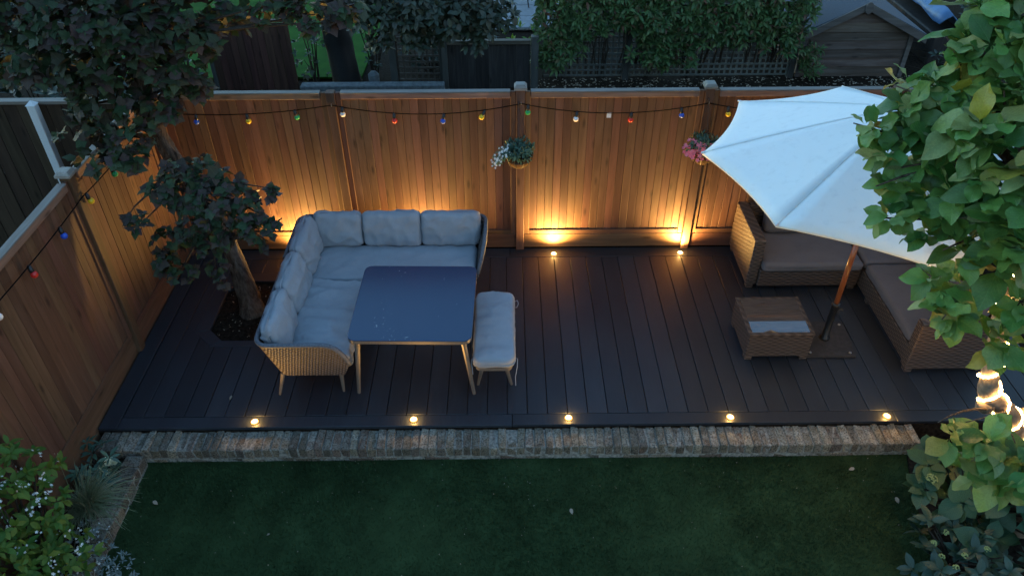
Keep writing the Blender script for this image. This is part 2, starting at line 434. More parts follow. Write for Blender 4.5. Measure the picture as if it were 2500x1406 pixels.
def maplemesh(name, curl=.2, k=1.0):
    half = [(0, 0), (.2*k, -.05), (.42*k, .04), (.40*k, .2), (.54*k, .47), (.38*k, .52), (.27*k, .68), (0, 1)]
    pts = [(x, y) for x, y in half] + [(-x, y) for x, y in half[-2:0:-1]]
    P = [(0, .3, 0)]; UV = [(0, .3)]
    for x, y in pts:
        P.append((x, y, abs(x)*.18-curl*(y*y)*.6-abs(x)**2*.5)); UV.append((x, y))
    n = len(pts)
    F = [(0, 1+(i+1) % n, 1+i) for i in range(n)]
    return lm(name, P, [f[::-1] for f in F], UV)
def wavyleaf(outline, fold, curl, wave, twist, bend):
    P, F, UV = [], [], []
    for i, (t, w) in enumerate(outline):
        c, s_ = math.cos(twist*t), math.sin(twist*t); bx0 = bend*t*t
        for sx in (-1, -.55, 0, .55, 1):
            x = sx*w*(1+.07*math.sin(t*11+sx*2)); z = abs(sx)*w*fold+wave*math.sin(t*13+sx*2.2)*abs(sx)**2*min(1, w*6)-.35*w*fold*abs(sx)**3
            P.append((bx0+x*c-z*s_, t, -curl*t*t+x*s_+z*c)); UV.append((sx*w*2, t))
    for i in range(len(outline)-1):
        for k in range(4):
            a = i*5+k; F.append((a, a+1, a+6, a+5))
    return lm('leaf', P, F, UV)
MO = [(0, .01), (.07, .016), (.16, .12), (.3, .22), (.46, .31), (.6, .34), (.72, .32), (.83, .245), (.92, .13), (1, .006)]
MO2 = [(0, .01), (.07, .02), (.16, .16), (.3, .27), (.46, .34), (.6, .325), (.72, .28), (.83, .2), (.92, .1), (1, .006)]
L_MAG = [wavyleaf(MO, .3, .12, .05, .2, .06), wavyleaf(MO2, .22, .35, .07, -.3, -.08), wavyleaf(MO, .55, .5, .05, .5, .1), wavyleaf(MO2, .12, .05, .09, -.1, 0), wavyleaf(MO, .4, -.12, .06, -.45, -.1)]
L_HYD = [leafmesh('leaf', [(0, .015), (.05, .05), (.15, .3), (.35, .42), (.55, .4), (.75, .28), (.9, .1), (1, .008)], .2, c) for c in (.15, .32)]
L_LAN = [leafmesh('leaf', [(0, .01), (.15, .07), (.45, .16), (.7, .14), (1, .008)], .3, c) for c in (.15, .4)]
L_OVA = [leafmesh('leaf', [(0, .012), (.15, .16), (.45, .26), (.75, .18), (1, .008)], .25, c) for c in (.1, .35)]
L_MAP = [maplemesh('leaf', .2), maplemesh('leaf', .55, .9), maplemesh('leaf', -.1, 1.05)]

def proj(P):
    d = np.asarray(P)-np.array(CAM); f = d@np.array(FX)
    return 1250+FPX*(d@np.array(RX))/f, 703-FPX*(d@np.array(UX))/f, f
def rand_dir():
    v = rng.normal(size=3); return Vector(v/np.linalg.norm(v))
def frame(d, up):
    """matrix whose Y runs along the leaf, Z is its upper side"""
    y = Vector(d).normalized(); z = Vector(up)-y*Vector(up).dot(y)
    if z.length < 1e-4: z = y.orthogonal()
    z.normalize(); x = y.cross(z)
    return Matrix((x, y, z)).transposed()
def rosette(out, c, axis, n, size, spread=(35, 80), upb=.9, droop=.0):
    axis = Vector(axis).normalized(); u = axis.orthogonal().normalized(); w = axis.cross(u)
    a0 = random.uniform(0, 2*PI)
    for i in range(n):
        a = a0+2*PI*i/n+random.uniform(-.35, .35); e = math.radians(random.uniform(*spread))
        d = (u*math.cos(a)+w*math.sin(a))*math.sin(e)+axis*math.cos(e)
        d.z -= droop*random.uniform(.4, 1.2)
        nrm = Vector((0, 0, 1))*upb+axis*.5+rand_dir()*.35
        s = size*random.uniform(.65, 1.15)
        out.append((Vector(c)+d.normalized()*size*.06, frame(d, nrm), s))
def foliage(parent, leaves, meshes, mat, nparts=300, part='leaf', rest='foliage'):
    """the leaves that show largest become parts, the others one joined mesh"""
    if not leaves: return
    C = np.array([l[0]+l[1]@Vector((0, l[2]*.5, 0)) for l in leaves]); x, y, f = proj(C)
    sz = np.array([l[2] for l in leaves])/np.maximum(f, .1)
    inside = (x > -20) & (x < 2520) & (y > -20) & (y < 1426) & (f > .3)
    order = np.argsort(f); cell = {}; vis = np.zeros(len(leaves), bool)
    g = 14.0
    for i in order:
        if inside[i]:
            kx = (int(x[i]//g), int(y[i]//g))
            if kx not in cell: cell[kx] = i; vis[i] = True
    score = sz*(1+2.0*vis)*np.where(inside, 1, .0)
    top = [i for i in np.argsort(-score)[:nparts] if inside[i]]
    o = ORG[parent.name]
    for me in meshes:
        if not me.materials: me.materials.append(mat)
    mm = {}
    for me in meshes:
        key = me.name
        if me.materials[0] is not mat:
            c = me.copy(); c.materials[0] = mat; mm[key] = c
        else: mm[key] = me
    for i in top:
        p, R, s = leaves[i]; me = mm[meshes[i % len(meshes)].name]
        mt = (R*s).to_4x4(); mt.translation = p-o
        link(part, me, parent, mtx=mt)
    ts = set(top); rem = [i for i in range(len(leaves)) if i not in ts]
    if rem:
        VV, FF, LS, UVs, RR = [], [], [], [], []; nv = 0
        for mi, me in enumerate(meshes):
            ids = [i for i in rem if i % len(meshes) == mi]
            if not ids: continue
            v = np.empty(len(me.vertices)*3); me.vertices.foreach_get('co', v); v = v.reshape(-1, 3)
            lv = np.empty(len(me.loops), int); me.loops.foreach_get('vertex_index', lv)
            ls = np.array([p.loop_total for p in me.polygons])
            uv = np.empty(len(me.loops)*2); me.uv_layers[0].data.foreach_get('uv', uv)
            for i in ids:
                p, R, s = leaves[i]
                A = np.array(R)*s
                VV.append(v@A.T+np.array(p-o)); FF.append(lv+nv); LS.append(ls); UVs.append(uv); nv += len(v)
                RR.append(np.full(len(ls), random.random()))
        V = np.concatenate(VV); lv = np.concatenate(FF); ls = np.concatenate(LS); uv = np.concatenate(UVs); rr = np.concatenate(RR)
        me = rawmesh(rest, V, lv, ls, mat)
        u = me.uv_layers.new(name='uv'); u.data.foreach_set('uv', uv)
        at_ = me.attributes.new('rnd', 'FLOAT', 'FACE'); at_.data.foreach_set('value', rr)
        me.polygons.foreach_set('use_smooth', [True]*len(me.polygons))
        link(rest, me, parent, kind='stuff')
def rawmesh(name, V, lv, ls, mat):
    me = bpy.data.meshes.new(name); me.vertices.add(len(V)); me.vertices.foreach_set('co', np.asarray(V, float).ravel())
    me.loops.add(len(lv)); me.loops.foreach_set('vertex_index', np.asarray(lv, int))
    me.polygons.add(len(ls)); me.polygons.foreach_set('loop_start', np.concatenate(([0], np.cumsum(ls)[:-1])).astype(int))
    if mat: me.materials.append(mat)
    me.update(calc_edges=True); me.validate(); return me
def in_ball(c, r, flat=1.0):
    while True:
        v = rng.uniform(-1, 1, 3)
        if v@v <= 1: return Vector((c[0]+v[0]*r, c[1]+v[1]*r, c[2]+v[2]*r*flat))

# flower meshes
def flower_mesh(name, n, mat, cup=.25, wid=.55):
    P = [(0, 0, 0)]; F = []
    for i in range(n):
        a = 2*PI*i/n; b = wid*PI/n
        k = len(P)
        P += [(.6*math.cos(a-b), .6*math.sin(a-b), cup*.5), (math.cos(a), math.sin(a), cup), (.6*math.cos(a+b), .6*math.sin(a+b), cup*.5)]
        F.append((0, k, k+1, k+2))
    me = bpy.data.meshes.new(name); me.from_pydata(P, [], F); me.materials.append(mat); me.update(); return me
FLW = {c: flower_mesh('flower', n, M[c+'_petal'], cup, wd) for c, n, cup, wd in (('white', 5, .2, .75), ('cream', 6, .35, .9), ('pink', 5, .3, 1.0), ('yellow', 6, .4, .8))}
def flower(parent, c, p, size, nrm, name='flower'):
    n = Vector(nrm).normalized()
    mt = n.to_track_quat('Z', 'Y').to_matrix() @ Matrix.Rotation(random.uniform(0, 6), 3, 'Z')
    mt = (mt*size).to_4x4(); mt.translation = Vector(p)-ORG[parent.name]
    return link(name, FLW[c], parent, mtx=mt)

# ================================================================== THE SETTING
XL, YB = -2.36, 2.55                       # left and back fence lines
LAWN = -.21
g = MB(); g.box(-300, 300, -300, 300, -.6, -.30); setting(g.build('ground', M['soil']))
lw = MB()
nx, ny = 40, 24
for j in range(ny+1):
    for i in range(nx+1):
        x = -1.9+6.9*i/nx; y = -4.5+4.2*j/ny
        lw.v.append((x, y, LAWN+.012*noise.noise((x*1.3, y*1.3, 3))))
for j in range(ny):
    for i in range(nx):
        a = j*(nx+1)+i; lw.f.append((a, a+1, a+nx+2, a+nx+1))
lawn = setting(lw.build('lawn', M['lawn'], smooth=True))
# short blades of the artificial lawn
nb = 150000
bx = rng.uniform(-1.84, 4.85, nb); by = rng.uniform(-2.6, -.335, nb)
ln = rng.uniform(.012, .03, nb); an = rng.uniform(0, 2*PI, nb); lean = rng.uniform(.1, .8, nb); wd = rng.uniform(.0022, .0045, nb)
ca, sa = np.cos(an), np.sin(an)
bz = np.full(nb, LAWN-.003)
V = np.empty((nb, 3, 3))
V[:, 0] = np.stack([bx-wd*sa, by+wd*ca, bz], 1); V[:, 1] = np.stack([bx+wd*sa, by-wd*ca, bz], 1)
V[:, 2] = np.stack([bx+ca*ln*lean, by+sa*ln*lean, bz+ln], 1)
me = rawmesh('lawn_grass', V.reshape(-1, 3), np.arange(nb*3), np.full(nb, 3), M['lawn'])
a_ = me.attributes.new('rnd', 'FLOAT', 'FACE'); a_.data.foreach_set('value', rng.uniform(0, 1, nb))
o = link('lawn_grass', me, kind='stuff'); tag(o, 'short dark green grass blades covering the lawn', 'grass')

# planting beds, raised garden ground beyond the fence
sb = MB(); sb.prism([(-2.33, -.33), (-2.0, -.33), (-2.0, -4.4), (-2.33, -4.4)], -.28, -.14); setting(sb.build('flower_bed_soil', M['soil']))
sb = MB(); sb.prism([(4.9, -.33), (6.6, -.33), (6.6, -4.4), (4.62, -4.4), (4.62, -.8), (4.75, -.36)], -.28, -.17); setting(sb.build('border_soil', M['soil']))
GZ = .3
bgnd = MB()
nx, ny = 90, 60
for j in range(ny+1):
    for i in range(nx+1):
        x = -30+60*i/nx; y = 2.75+(40-2.75)*(j/ny)**1.6
        bgnd.v.append((x, y, GZ+.03*noise.noise((x*.9, y*.9, 1))))
for j in range(ny):
    for i in range(nx):
        a = j*(nx+1)+i; bgnd.f.append((a, a+1, a+nx+2, a+nx+1))
setting(bgnd.build('garden_ground', M['soil'], smooth=True))
fg = MB(); fg.prism([(-5.2, 6.6), (-.95, 6.6), (-.8, 14), (-5.2, 14)], GZ+.02, GZ+.05); setting(fg.build('far_lawn', M['lawn_far']))
pv = MB(); pv.prism([(.95, 8.6), (2.3, 8.6), (2.3, 14), (.95, 14)], GZ+.03, GZ+.06)
pav = setting(pv.build('paving', M['mortar']))
for i in range(3):
    for j in range(9):
        b = MB(); b.box(.97+i*.45, .97+i*.45+.43, 8.62+j*.6, 8.62+j*.6+.58, GZ+.05, GZ+.075+random.uniform(-.003, .003), .005); b.build('slab', M['paving'], pav)

# ------------------------------------------------------------------ deck
W = .18
DX0, DX1 = -2.165, 6.3
dk = MB(); dk.prism([(-2.34, -.125), (DX1, -.125), (DX1, 2.54), (-2.34, 2.54)], -.24, -.045)
deck = setting(dk.build('deck', M['soil']))
HX0, HX1, HY0, HY1, CH = -1.735, -.98, 1.0, 1.95, .16     # planter hole
FR = .145                                                 # frame width
ox0, ox1, oy0, oy1, oc = HX0-FR, HX1+FR, HY0-FR*.6, HY1+FR, CH+.06
def lowb(x): return oy0+max(0, oc-(x-ox0), oc-(ox1-x))
def highb(x): return oy1-max(0, oc-(x-ox0), oc-(ox1-x))
def board(poly, z=0.0):
    z += random.uniform(-.0012, .0012)
    b = MB(); n = len(poly)
    cx = sum(p[0] for p in poly)/n; cy = sum(p[1] for p in poly)/n
    top = []
    for x, y in poly:
        d = Vector((cx-x, cy-y)); top.append((x+(.003 if d.x > 0 else -.003), y+(.003 if d.y > 0 else -.003)))
    a = sum(poly[i][0]*poly[(i+1) % n][1]-poly[(i+1) % n][0]*poly[i][1] for i in range(n))
    if a < 0: poly = poly[::-1]; top = top[::-1]
    P = [(x, y, z-.03) for x, y in poly]+[(x, y, z-.003) for x, y in poly]+[(x, y, z) for x, y in top]
    F = [tuple(range(n))[::-1], tuple(range(2*n, 3*n))]
    for k in (0, n): F += [(k+i, k+(i+1) % n, k+n+(i+1) % n, k+n+i) for i in range(n)]
    b.add(P, F); b.build('deck_board', M['deck'], deck)
gp = .0028
nbd = int((DX1-DX0)/W)
for i in range(nbd):
    x0, x1 = (i-12)*W+gp, (i-11)*W-gp
    if x1 > ox0 and x0 < ox1:
        xs = sorted({x0, x1, *[q for q in (ox0, ox0+oc, ox1-oc, ox1) if x0 < q < x1]})
        def cl(x): return min(max(x, ox0), ox1)
        if x0 < ox0 and x1 > ox0+.02:      # board only partly cut
            board([(x0, .003), (x1, .003), (x1, lowb(x1)-gp), (ox0, lowb(ox0)-gp), (ox0-gp, 2.352-.0), (x0, 2.352)])
            board([(ox0+gp, highb(ox0)+gp*2), (x1, highb(x1)+gp), (x1, 2.352), (ox0+gp, 2.352)])
        elif x1 > ox1 and x0 < ox1:
            board([(x0, .003), (x1, .003), (x1, 2.352), (ox1+gp, 2.352), (ox1+gp, lowb(ox1)-gp), (x0, lowb(x0)-gp)])
            board([(x0, highb(x0)+gp), (ox1-gp, highb(ox1)+gp), (ox1-gp, 2.352), (x0, 2.352)])
        else:
            board([(x0, .003), (x1, .003)]+[(x, lowb(x)-gp) for x in xs[::-1]])
            board([(x, highb(x)+gp) for x in xs]+[(x1, 2.352), (x0, 2.352)])
    else:
        board([(x0, .003), (x1, .003), (x1, 2.352), (x0, 2.352)])
for a, b in ((-2.165, 1.30), (1.305, 4.7), (4.705, DX1)):
    board([(a, -.128), (b, -.128), (b, -.003), (a, -.003)])
    board([(a, 2.358), (b, 2.358), (b, 2.535), (a, 2.535)])
board([(-2.328, -.128), (-2.17, -.128), (-2.17, 2.535), (-2.328, 2.535)])
# frame round the planter
inn = [(HX0+CH, HY0), (HX1-CH, HY0), (HX1, HY0+CH), (HX1, HY1-CH), (HX1-CH, HY1), (HX0+CH, HY1), (HX0, HY1-CH), (HX0, HY0+CH)]
out = [(ox0+oc, oy0), (ox1-oc, oy0), (ox1, oy0+oc), (ox1, oy1-oc), (ox1-oc, oy1), (ox0+oc, oy1), (ox0, oy1-oc), (ox0, oy0+oc)]
for i in range(8):
    j = (i+1) % 8
    a, b, c, d = Vector(out[i]), Vector(out[j]), Vector(inn[j]), Vector(inn[i])
    t = (b-a).normalized()*.002
    board([tuple(a+t), tuple(b-t), tuple(c-t), tuple(d+t)], .001)
ps = MB(); n_ = 14
for j in range(n_+1):
    for i in range(n_+1):
        x = HX0-.02+(HX1-HX0+.04)*i/n_; y = HY0-.02+(HY1-HY0+.04)*j/n_
        ps.v.append((x, y, -.036+.02*noise.noise((x*6, y*6, 0))+.012*noise.noise((x*19, y*19, 0))))
for j in range(n_):
    for i in range(n_):
        a = j*(n_+1)+i; ps.f.append((a, a+1, a+n_+2, a+n_+1))
setting(ps.build('planter_soil', M['soil']))

mb = MB()
for i in range(70):
    x = random.uniform(HX0+.05, HX1-.03); y = random.uniform(HY0+.04, HY1-.04); s_ = random.uniform(.004, .012); a = random.uniform(0, PI)
    z = -.012+.02*noise.noise((x*6, y*6, 0))
    mb.add([Vector((x, y, z))+Matrix.Rotation(a, 3, 'Z') @ Vector(p) for p in ((-s_, 0, 0), (0, -s_*.6, .002), (s_, 0, .004), (0, s_*.6, .003))], [(0, 1, 2, 3)])
o = mb.build('soil_litter', M['dryleaf'], kind='stuff'); tag(o, 'small pale bits scattered on the dark planter soil under the tree', 'leaf litter')
mb = MB()
for i in range(160):
    x = random.uniform(-1.8, 4.6); y = -.345-abs(random.gauss(0, .5)) if random.random() < .6 else random.uniform(-1.6, -.35); s_ = random.uniform(.002, .006); a = random.uniform(0, PI); z = LAWN+.02
    mb.add([Vector((x, y, z))+Matrix.Rotation(a, 3, 'Z') @ Vector(p) for p in ((-s_, 0, 0), (0, -s_*.6, .002), (s_, 0, .004), (0, s_*.6, .003))], [(0, 1, 2, 3)])
o = mb.build('lawn_litter', M['dryleaf'], kind='stuff'); tag(o, 'tiny pale specks of litter scattered over the lawn', 'leaf litter')

# ------------------------------------------------------------------ brick edging walls
bw = thing('brick_wall', 'low old brick retaining wall along the front of the black deck', 'wall', (1.4, -.22, LAWN))
core = MB(); core.box(-2.3, 4.82, -.331, -.125, -.27, -.064, .004); core.build('mortar', M['mortar'], bw)
def brick(parent, x0, x1, y0, y1, z0, z1, tilt=.02):
    b = MB(); b.box(x0, x1, y0, y1, z0, z1, .007)
    c = Vector(((x0+x1)/2, (y0+y1)/2, (z0+z1)/2))
    R = Matrix.Rotation(random.uniform(-tilt, tilt), 3, 'Z') @ Matrix.Rotation(random.uniform(-tilt, tilt)*.7, 3, 'X')
    sd = random.random()*50
    vs2 = []
    for p in b.v:
        q = R @ (Vector(p)-c)+c
        q += Vector((noise.noise((p[0]*14+sd, p[1]*14, p[2]*14)), noise.noise((p[0]*14, p[1]*14+sd, p[2]*14)), noise.noise((p[0]*14, p[1]*14, p[2]*14+sd))))*.013
        vs2.append(q)
    b.v = vs2
    return b.build('brick', M['brick'], parent)
x = -2.30
while x < 4.80:
    w = random.uniform(.062, .072)
    if random.random() < .05: w *= 1.35
    top = -.052+random.uniform(-.010, .006)
    brick(bw, x, x+w, -.337+random.uniform(-.006, .006), -.112+random.uniform(-.006, .004), -.158, top)
    x += w+random.uniform(.006, .011)
x = -1.9
while x < 4.8:
    w = random.uniform(.19, .225)
    brick(bw, x, min(x+w, 4.84), -.330+random.uniform(-.005, .005), -.235, -.235, -.167, .008); x += w+.011
bs = thing('brick_wall', 'short low brick edging wall running forward between flower bed and lawn', 'wall', (-1.93, -.9, LAWN))
core = MB(); core.box(-2.015, -1.875, -3.4, -.35, -.27, -.1, .004); core.build('mortar', M['mortar'], bs)
y = -.36
while y > -3.4:
    w = random.uniform(.1, .135)
    brick(bs, -2.03+random.uniform(-.01, .01), -1.868+random.uniform(-.006, .006), y-w, y, -.2, -.085+random.uniform(-.012, .01), .035)
    y -= w+.012
y = -.36
while y > -3.4:
    brick(bs, -1.95, -1.863, y-.2, y, -.27, -.207, .01); y -= .212

# ------------------------------------------------------------------ fences
def fence_mats(pre): return pre
def slat_mesh(w, z0, z1, d, b=.004):
    mb = MB(); mb.box(-w/2, w/2, -d/2, d/2, z0, z1, b); return mb.mesh('board')
def build_fence(root, posts, caps, gz0, board_w=.086, capping=True):
    """posts: local x of the posts; local -y is the side that is seen"""
    bm_ = [slat_mesh(board_w-.0018, .205, 1.87, .018, .003) for _ in range(1)][0]
    bm_.materials.append(M['fence_v'])
    for p, cp in zip(posts, caps):
        z1 = 1.95 if cp else 1.925
        b = MB(); b.box(p-.045, p+.045, -.055, .035, gz0 if gz0 < 0 else .0, z1, .005); po_ = b.build('post', M['post'], root)
        if cp:
            b = MB(); z = z1-.004
            b.add([(p+sx*.064, -.01+sy*.064, z) for sx, sy in ((-1,-1),(1,-1),(1,1),(-1,1))]+[(p+sx*.064, -.01+sy*.064, z+.022) for sx, sy in ((-1,-1),(1,-1),(1,1),(-1,1))]+[(p+sx*.042, -.01+sy*.042, z+.05) for sx, sy in ((-1,-1),(1,-1),(1,1),(-1,1))],
                  [(3,2,1,0), (0,1,5,4), (1,2,6,5), (2,3,7,6), (3,0,4,7), (4,5,9,8), (5,6,10,9), (6,7,11,10), (7,4,8,11), (8,9,10,11)])
            b.build('post_cap', M['postcap'], po_)
    for a, c in zip(posts[:-1], posts[1:]):
        x0, x1 = a+.047, c-.047
        for s0, s1 in ((x0, x0+.055), (x1-.055, x1)):
            b = MB(); b.box(s0, s1, -.024, .012, .2, 1.915, .004); b.build('batten', M['fence_v'], root)
        b0, b1 = x0+.052, x1-.052
        n = round((b1-b0)/board_w); pw = (b1-b0)/n
        for i in range(n):
            link('board', bm_, root, loc=(b0+(i+.5)*pw, random.uniform(-.0015, .0015), random.uniform(-.004, .004))).scale = (pw/board_w, 1, 1)
        b = MB(); b.box(b0+.004, b1-.004, -.046, .022, 1.853, 1.913, .004); b.build('top_rail', M['rail'], root)
        b = MB(); b.box(b0+.003, b1-.003, -.049, .025, 1.9135, 1.926, .003); b.build('capping', M['capping'], root)
        b = MB(); b.box(b0+.004, b1-.004, -.021, -.0095, .195, .25, .003); b.build('bottom_rail', M['fence_h'], root)
        b = MB(); b.box(x0-.001, x1+.001, -.016, .010, gz0, .190, .004); b.build('gravel_board', M['fence_h'], root)
fb = thing('wooden_fence', 'warm brown vertical board back fence behind the deck, lit from below', 'fence', (0, YB, 0)); ORG[fb.name] = Vector((0, 0, 0))
build_fence(fb, [-2.31, -.478, 1.418, 3.307, 5.2, 7.09], [0, 0, 1, 1, 0, 0], .012)
fl = thing('wooden_fence', 'brown vertical board side fence left of the deck with pale capping', 'fence', (XL, 0, 0), rz=PI/2); ORG[fl.name] = Vector((0, 0, 0))
build_fence(fl, [-4.75, -2.86, -.98, .90, 2.48], [1, 1, 1, 1, 0], -.3, .098)
# neighbour's dark fence on the far left
fn = thing('wooden_fence', "neighbour's dark brown board fence beyond the left side fence", 'fence', (-4.5, YB+.05, 0))
bmN = slat_mesh(.145, -.3, 1.8, .02, .004); bmN.materials.append(M['nfence'])
for i in range(36):
    link('board', bmN, fn, loc=(-2.6+4.45-i*.15+.1, random.choice((0, .008))+random.uniform(-.002, .002), 0))
b = MB(); b.box(-8.2, -2.5, YB+.0, YB+.09, 1.80, 1.835, .004); b.build('top_rail', M['capping'], fn)
b = MB(); b.box(-8.2, -2.5, YB+.072, YB+.11, .9, .98, .004); b.build('rail', M['nfence'], fn)
wp = thing('white_post', 'white square post with pointed top against the dark neighbouring fence', 'post', (-3.44, YB-.06, -.3))
b = MB(); b.box(-3.485, -3.405, YB-.1, YB-.02, -.3, 1.83, .004); b.build('shaft', M['white_paint'], wp)
b = MB(); x0, x1, y0, y1 = -3.492, -3.398, YB-.107, YB-.013
b.add([(x0,y0,1.832),(x1,y0,1.832),(x1,y1,1.832),(x0,y1,1.832),((x0+x1)/2,(y0+y1)/2,1.875)], [(3,2,1,0),(0,1,4),(1,2,4),(2,3,4),(3,0,4)]); b.build('pointed_cap', M['white_paint'], wp)

# ------------------------------------------------------------------ beyond the back fence
def boarded(parent, x0, x1, y, z0, z1, w, mat, jit=.004, name='board', top_slope=0):
    n = max(1, round((x1-x0)/w)); pw = (x1-x0)/n
    for i in range(n):
        a = x0+i*pw; b = MB(); dy = random.uniform(-jit, jit)
        b.box(a+.0015, a+pw-.0015, y+dy-.01, y+dy+.01, z0, z1+random.uniform(-.004, .004), .003); b.build(name, mat, parent)
df = thing('fence_panel', 'short black stained fence panel with grey top rail beyond the back fence', 'fence', (1.05, 6.25, GZ))
boarded(df, .42, 1.63, 6.26, .1, .985, .1, M['darkfence'])
b = MB(); b.box(.42, 1.64, 6.205, 6.30, .988, 1.045, .004); b.build('top_rail', M['darkrail'], df)
b = MB(); b.box(.335, .415, 6.21, 6.30, .1, 1.06, .005); b.build('post', M['darkpost'], df)
b = MB(); b.box(1.645, 1.755, 6.2, 6.31, .1, 1.10, .005); b.build('post', M['darkpost'], df)
bp_ = thing('fence_panel', 'tall dark reddish brown boarded panel beyond the fence beside the green garden', 'fence', (-2.5, 6.2, GZ))
boarded(bp_, -3.0, -1.88, 6.2, .05, 1.33, .1, M['brownfence'])
b = MB(); b.box(-1.878, -1.83, 6.18, 6.23, .05, 1.345, .004); b.build('edge_post', M['brownfence'], bp_)
b = MB(); b.box(-3.06, -3.002, 6.17, 6.24, .05, 1.345, .004); b.build('edge_post', M['darkpost'], bp_)
b = MB(); b.box(-3.05, -1.83, 6.17, 6.235, 1.347, 1.375, .004); b.build('top_rail', M['brownfence'], bp_)
cw = thing('concrete_block', 'long grey concrete beam lying just behind the back fence', 'wall', (-.7, 6.1, .2))
b = MB(); b.box(-1.77, .36, 6.04, 6.2, .05, .445, .012); b.build('beam', M['block'], cw)
st = thing('stone_cap', 'small grey rounded stone standing behind the concrete beam', 'stone', (-.72, 6.3, .3))
b = MB(); b.box(-.79, -.63, 6.24, 6.38, .25, .56, .05); b.build('stone', M['block'], st)
def lattice(parent, x0, x1, y, z0, z1, step=.072, w=.022, name='lattice', mat=None):
    mb = MB()
    n = int((x1-x0)/step)
    for i in range(n+1):
        x = x0+i*(x1-x0)/n; mb.box(x-w/2, x+w/2, y-.006, y+.004, z0, z1)
    n = int((z1-z0)/step)
    for i in range(n+1):
        z = z0+i*(z1-z0)/n; mb.box(x0, x1, y-.016, y-.007, z-w/2, z+w/2)
    mb.build(name, mat or M['darkpost'], parent, kind='stuff')
tp = thing('trellis_panel', 'dark square lattice trellis panel between tree trunk and black fence panel', 'trellis', (-.05, 6.3, GZ))
lattice(tp, -.33, .29, 6.33, .33, 1.15, .086, .028, mat=M['darkrail'])
for a, c in ((-.45, -.345), (.295, .33)):
    b = MB(); b.box(a, c, 6.3, 6.38, .2, 1.2, .004); b.build('post', M['darkpost'], tp)
tr = thing('trellis_panel', 'long grey green lattice trellis half hidden by the leafy hedge', 'trellis', (3.7, 6.55, GZ))
for a, c in ((1.85, 3.06), (3.16, 5.6)):
    lattice(tr, a, c, 6.58, .36, 1.38, .085, .028, mat=M['lattice'])
    b = MB(); b.box(a, c, 6.55, 6.62, 1.385, 1.43, .004); b.build('top_rail', M['darkpost'], tr)
for a in (3.065, 5.61):
    b = MB(); b.box(a, a+.09, 6.53, 6.62, .2, 1.45, .005); b.build('post', M['darkpost'], tr)

# shed
YS = 6.6
sh = thing('garden_shed', 'small weathered timber shed with pitched blue grey felt roof', 'shed', (6.55, YS, GZ))
wx0, wx1, ez, az, ax_ = 5.76, 7.38, 1.02, 1.42, 6.55
inner = MB(); inner.add([(wx0+.03, YS+.03, .2), (wx1-.03, YS+.03, .2), (wx1-.03, YS+.03, ez-.03), (ax_, YS+.03, az-.05), (wx0+.03, YS+.03, ez-.03),
                         (wx0+.03, YS+2, .2), (wx1-.03, YS+2, .2), (wx1-.03, YS+2, ez-.03), (ax_, YS+2, az-.05), (wx0+.03, YS+2, ez-.03)],
                        [(0,1,2,3,4), (9,8,7,6,5), (0,5,6,1), (1,6,7,2), (4,9,5,0), (2,7,8,3), (3,8,9,4)]); inner.build('wall', M['shed_h'], sh)
z = .2
while z < az-.06:
    h = .133; zt = z+h-.004
    def lim(zz):
        if zz <= ez: return wx0, wx1
        t = (zz-ez)/(az-ez); return wx0+(ax_-wx0)*t, wx1+(ax_-wx1)*t
    a0, a1 = lim(z+.02 if z > ez else z); c0, c1 = lim(zt)
    b = MB()
    b.add([(a0, YS-.012, z), (a1, YS-.012, z), (c1, YS+.008, zt), (c0, YS+.008, zt), (a0, YS+.028, z), (a1, YS+.028, z), (c1, YS+.028, zt), (c0, YS+.028, zt)],
          [(0,1,2,3), (5,4,7,6), (4,5,1,0), (3,2,6,7), (4,0,3,7), (1,5,6,2)])
    b.build('board', M['shed_h'], sh); z += h
for a in (wx0-.02, wx1-.05):
    b = MB(); b.box(a, a+.07, YS-.035, YS-.013, .2, ez-.02, .004); b.build('corner_trim', M['shed_v'], sh)
ov = .17
sl_ = (az-ez)/(ax_-wx0)
for s, xe in ((-1, wx0-ov), (1, wx1+ov)):
    ze = az-abs(ax_-xe)*(az-ez)/abs(ax_-(wx0 if s < 0 else wx1))
    b = MB(); d = .03
    b.add([(ax_, YS-.10, az+.02), (xe, YS-.10, ze+.02), (xe, YS+2.2, ze+.02), (ax_, YS+2.2, az+.02), (ax_, YS-.10, az+.045), (xe, YS-.10, ze+.045), (xe, YS+2.2, ze+.045), (ax_, YS+2.2, az+.045)],
          [(3,2,1,0), (4,5,6,7), (0,1,5,4), (1,2,6,5), (2,3,7,6), (3,0,4,7)]); b.build('roof', M['felt'], sh)
    b = MB(); h = .11; e = .035*s
    b.add([(ax_+e, YS-.13, az+.03), (xe, YS-.13, ze+.03), (xe, YS-.13, ze+.03-h), (ax_+e, YS-.13, az+.03-h), (ax_+e, YS-.103, az+.03), (xe, YS-.103, ze+.03), (xe, YS-.103, ze+.03-h), (ax_+e, YS-.103, az+.03-h)],
          [(0,1,2,3), (7,6,5,4), (0,4,5,1), (1,5,6,2), (2,6,7,3), (3,7,4,0)]); b.build('barge_board', M['shed_v'], sh)
b = MB(); b.lathe([(.055, -.016), (.06, -.008), (.06, .008), (.055, .016)], (0, 0, 0), 14, Matrix.Translation((ax_, YS-.135, az-.03)) @ Matrix.Rotation(PI/2, 4, 'X') @ Matrix.Diagonal((1, 1.5, 1, 1)))
b.build('finial', M['shed_v'], sh)
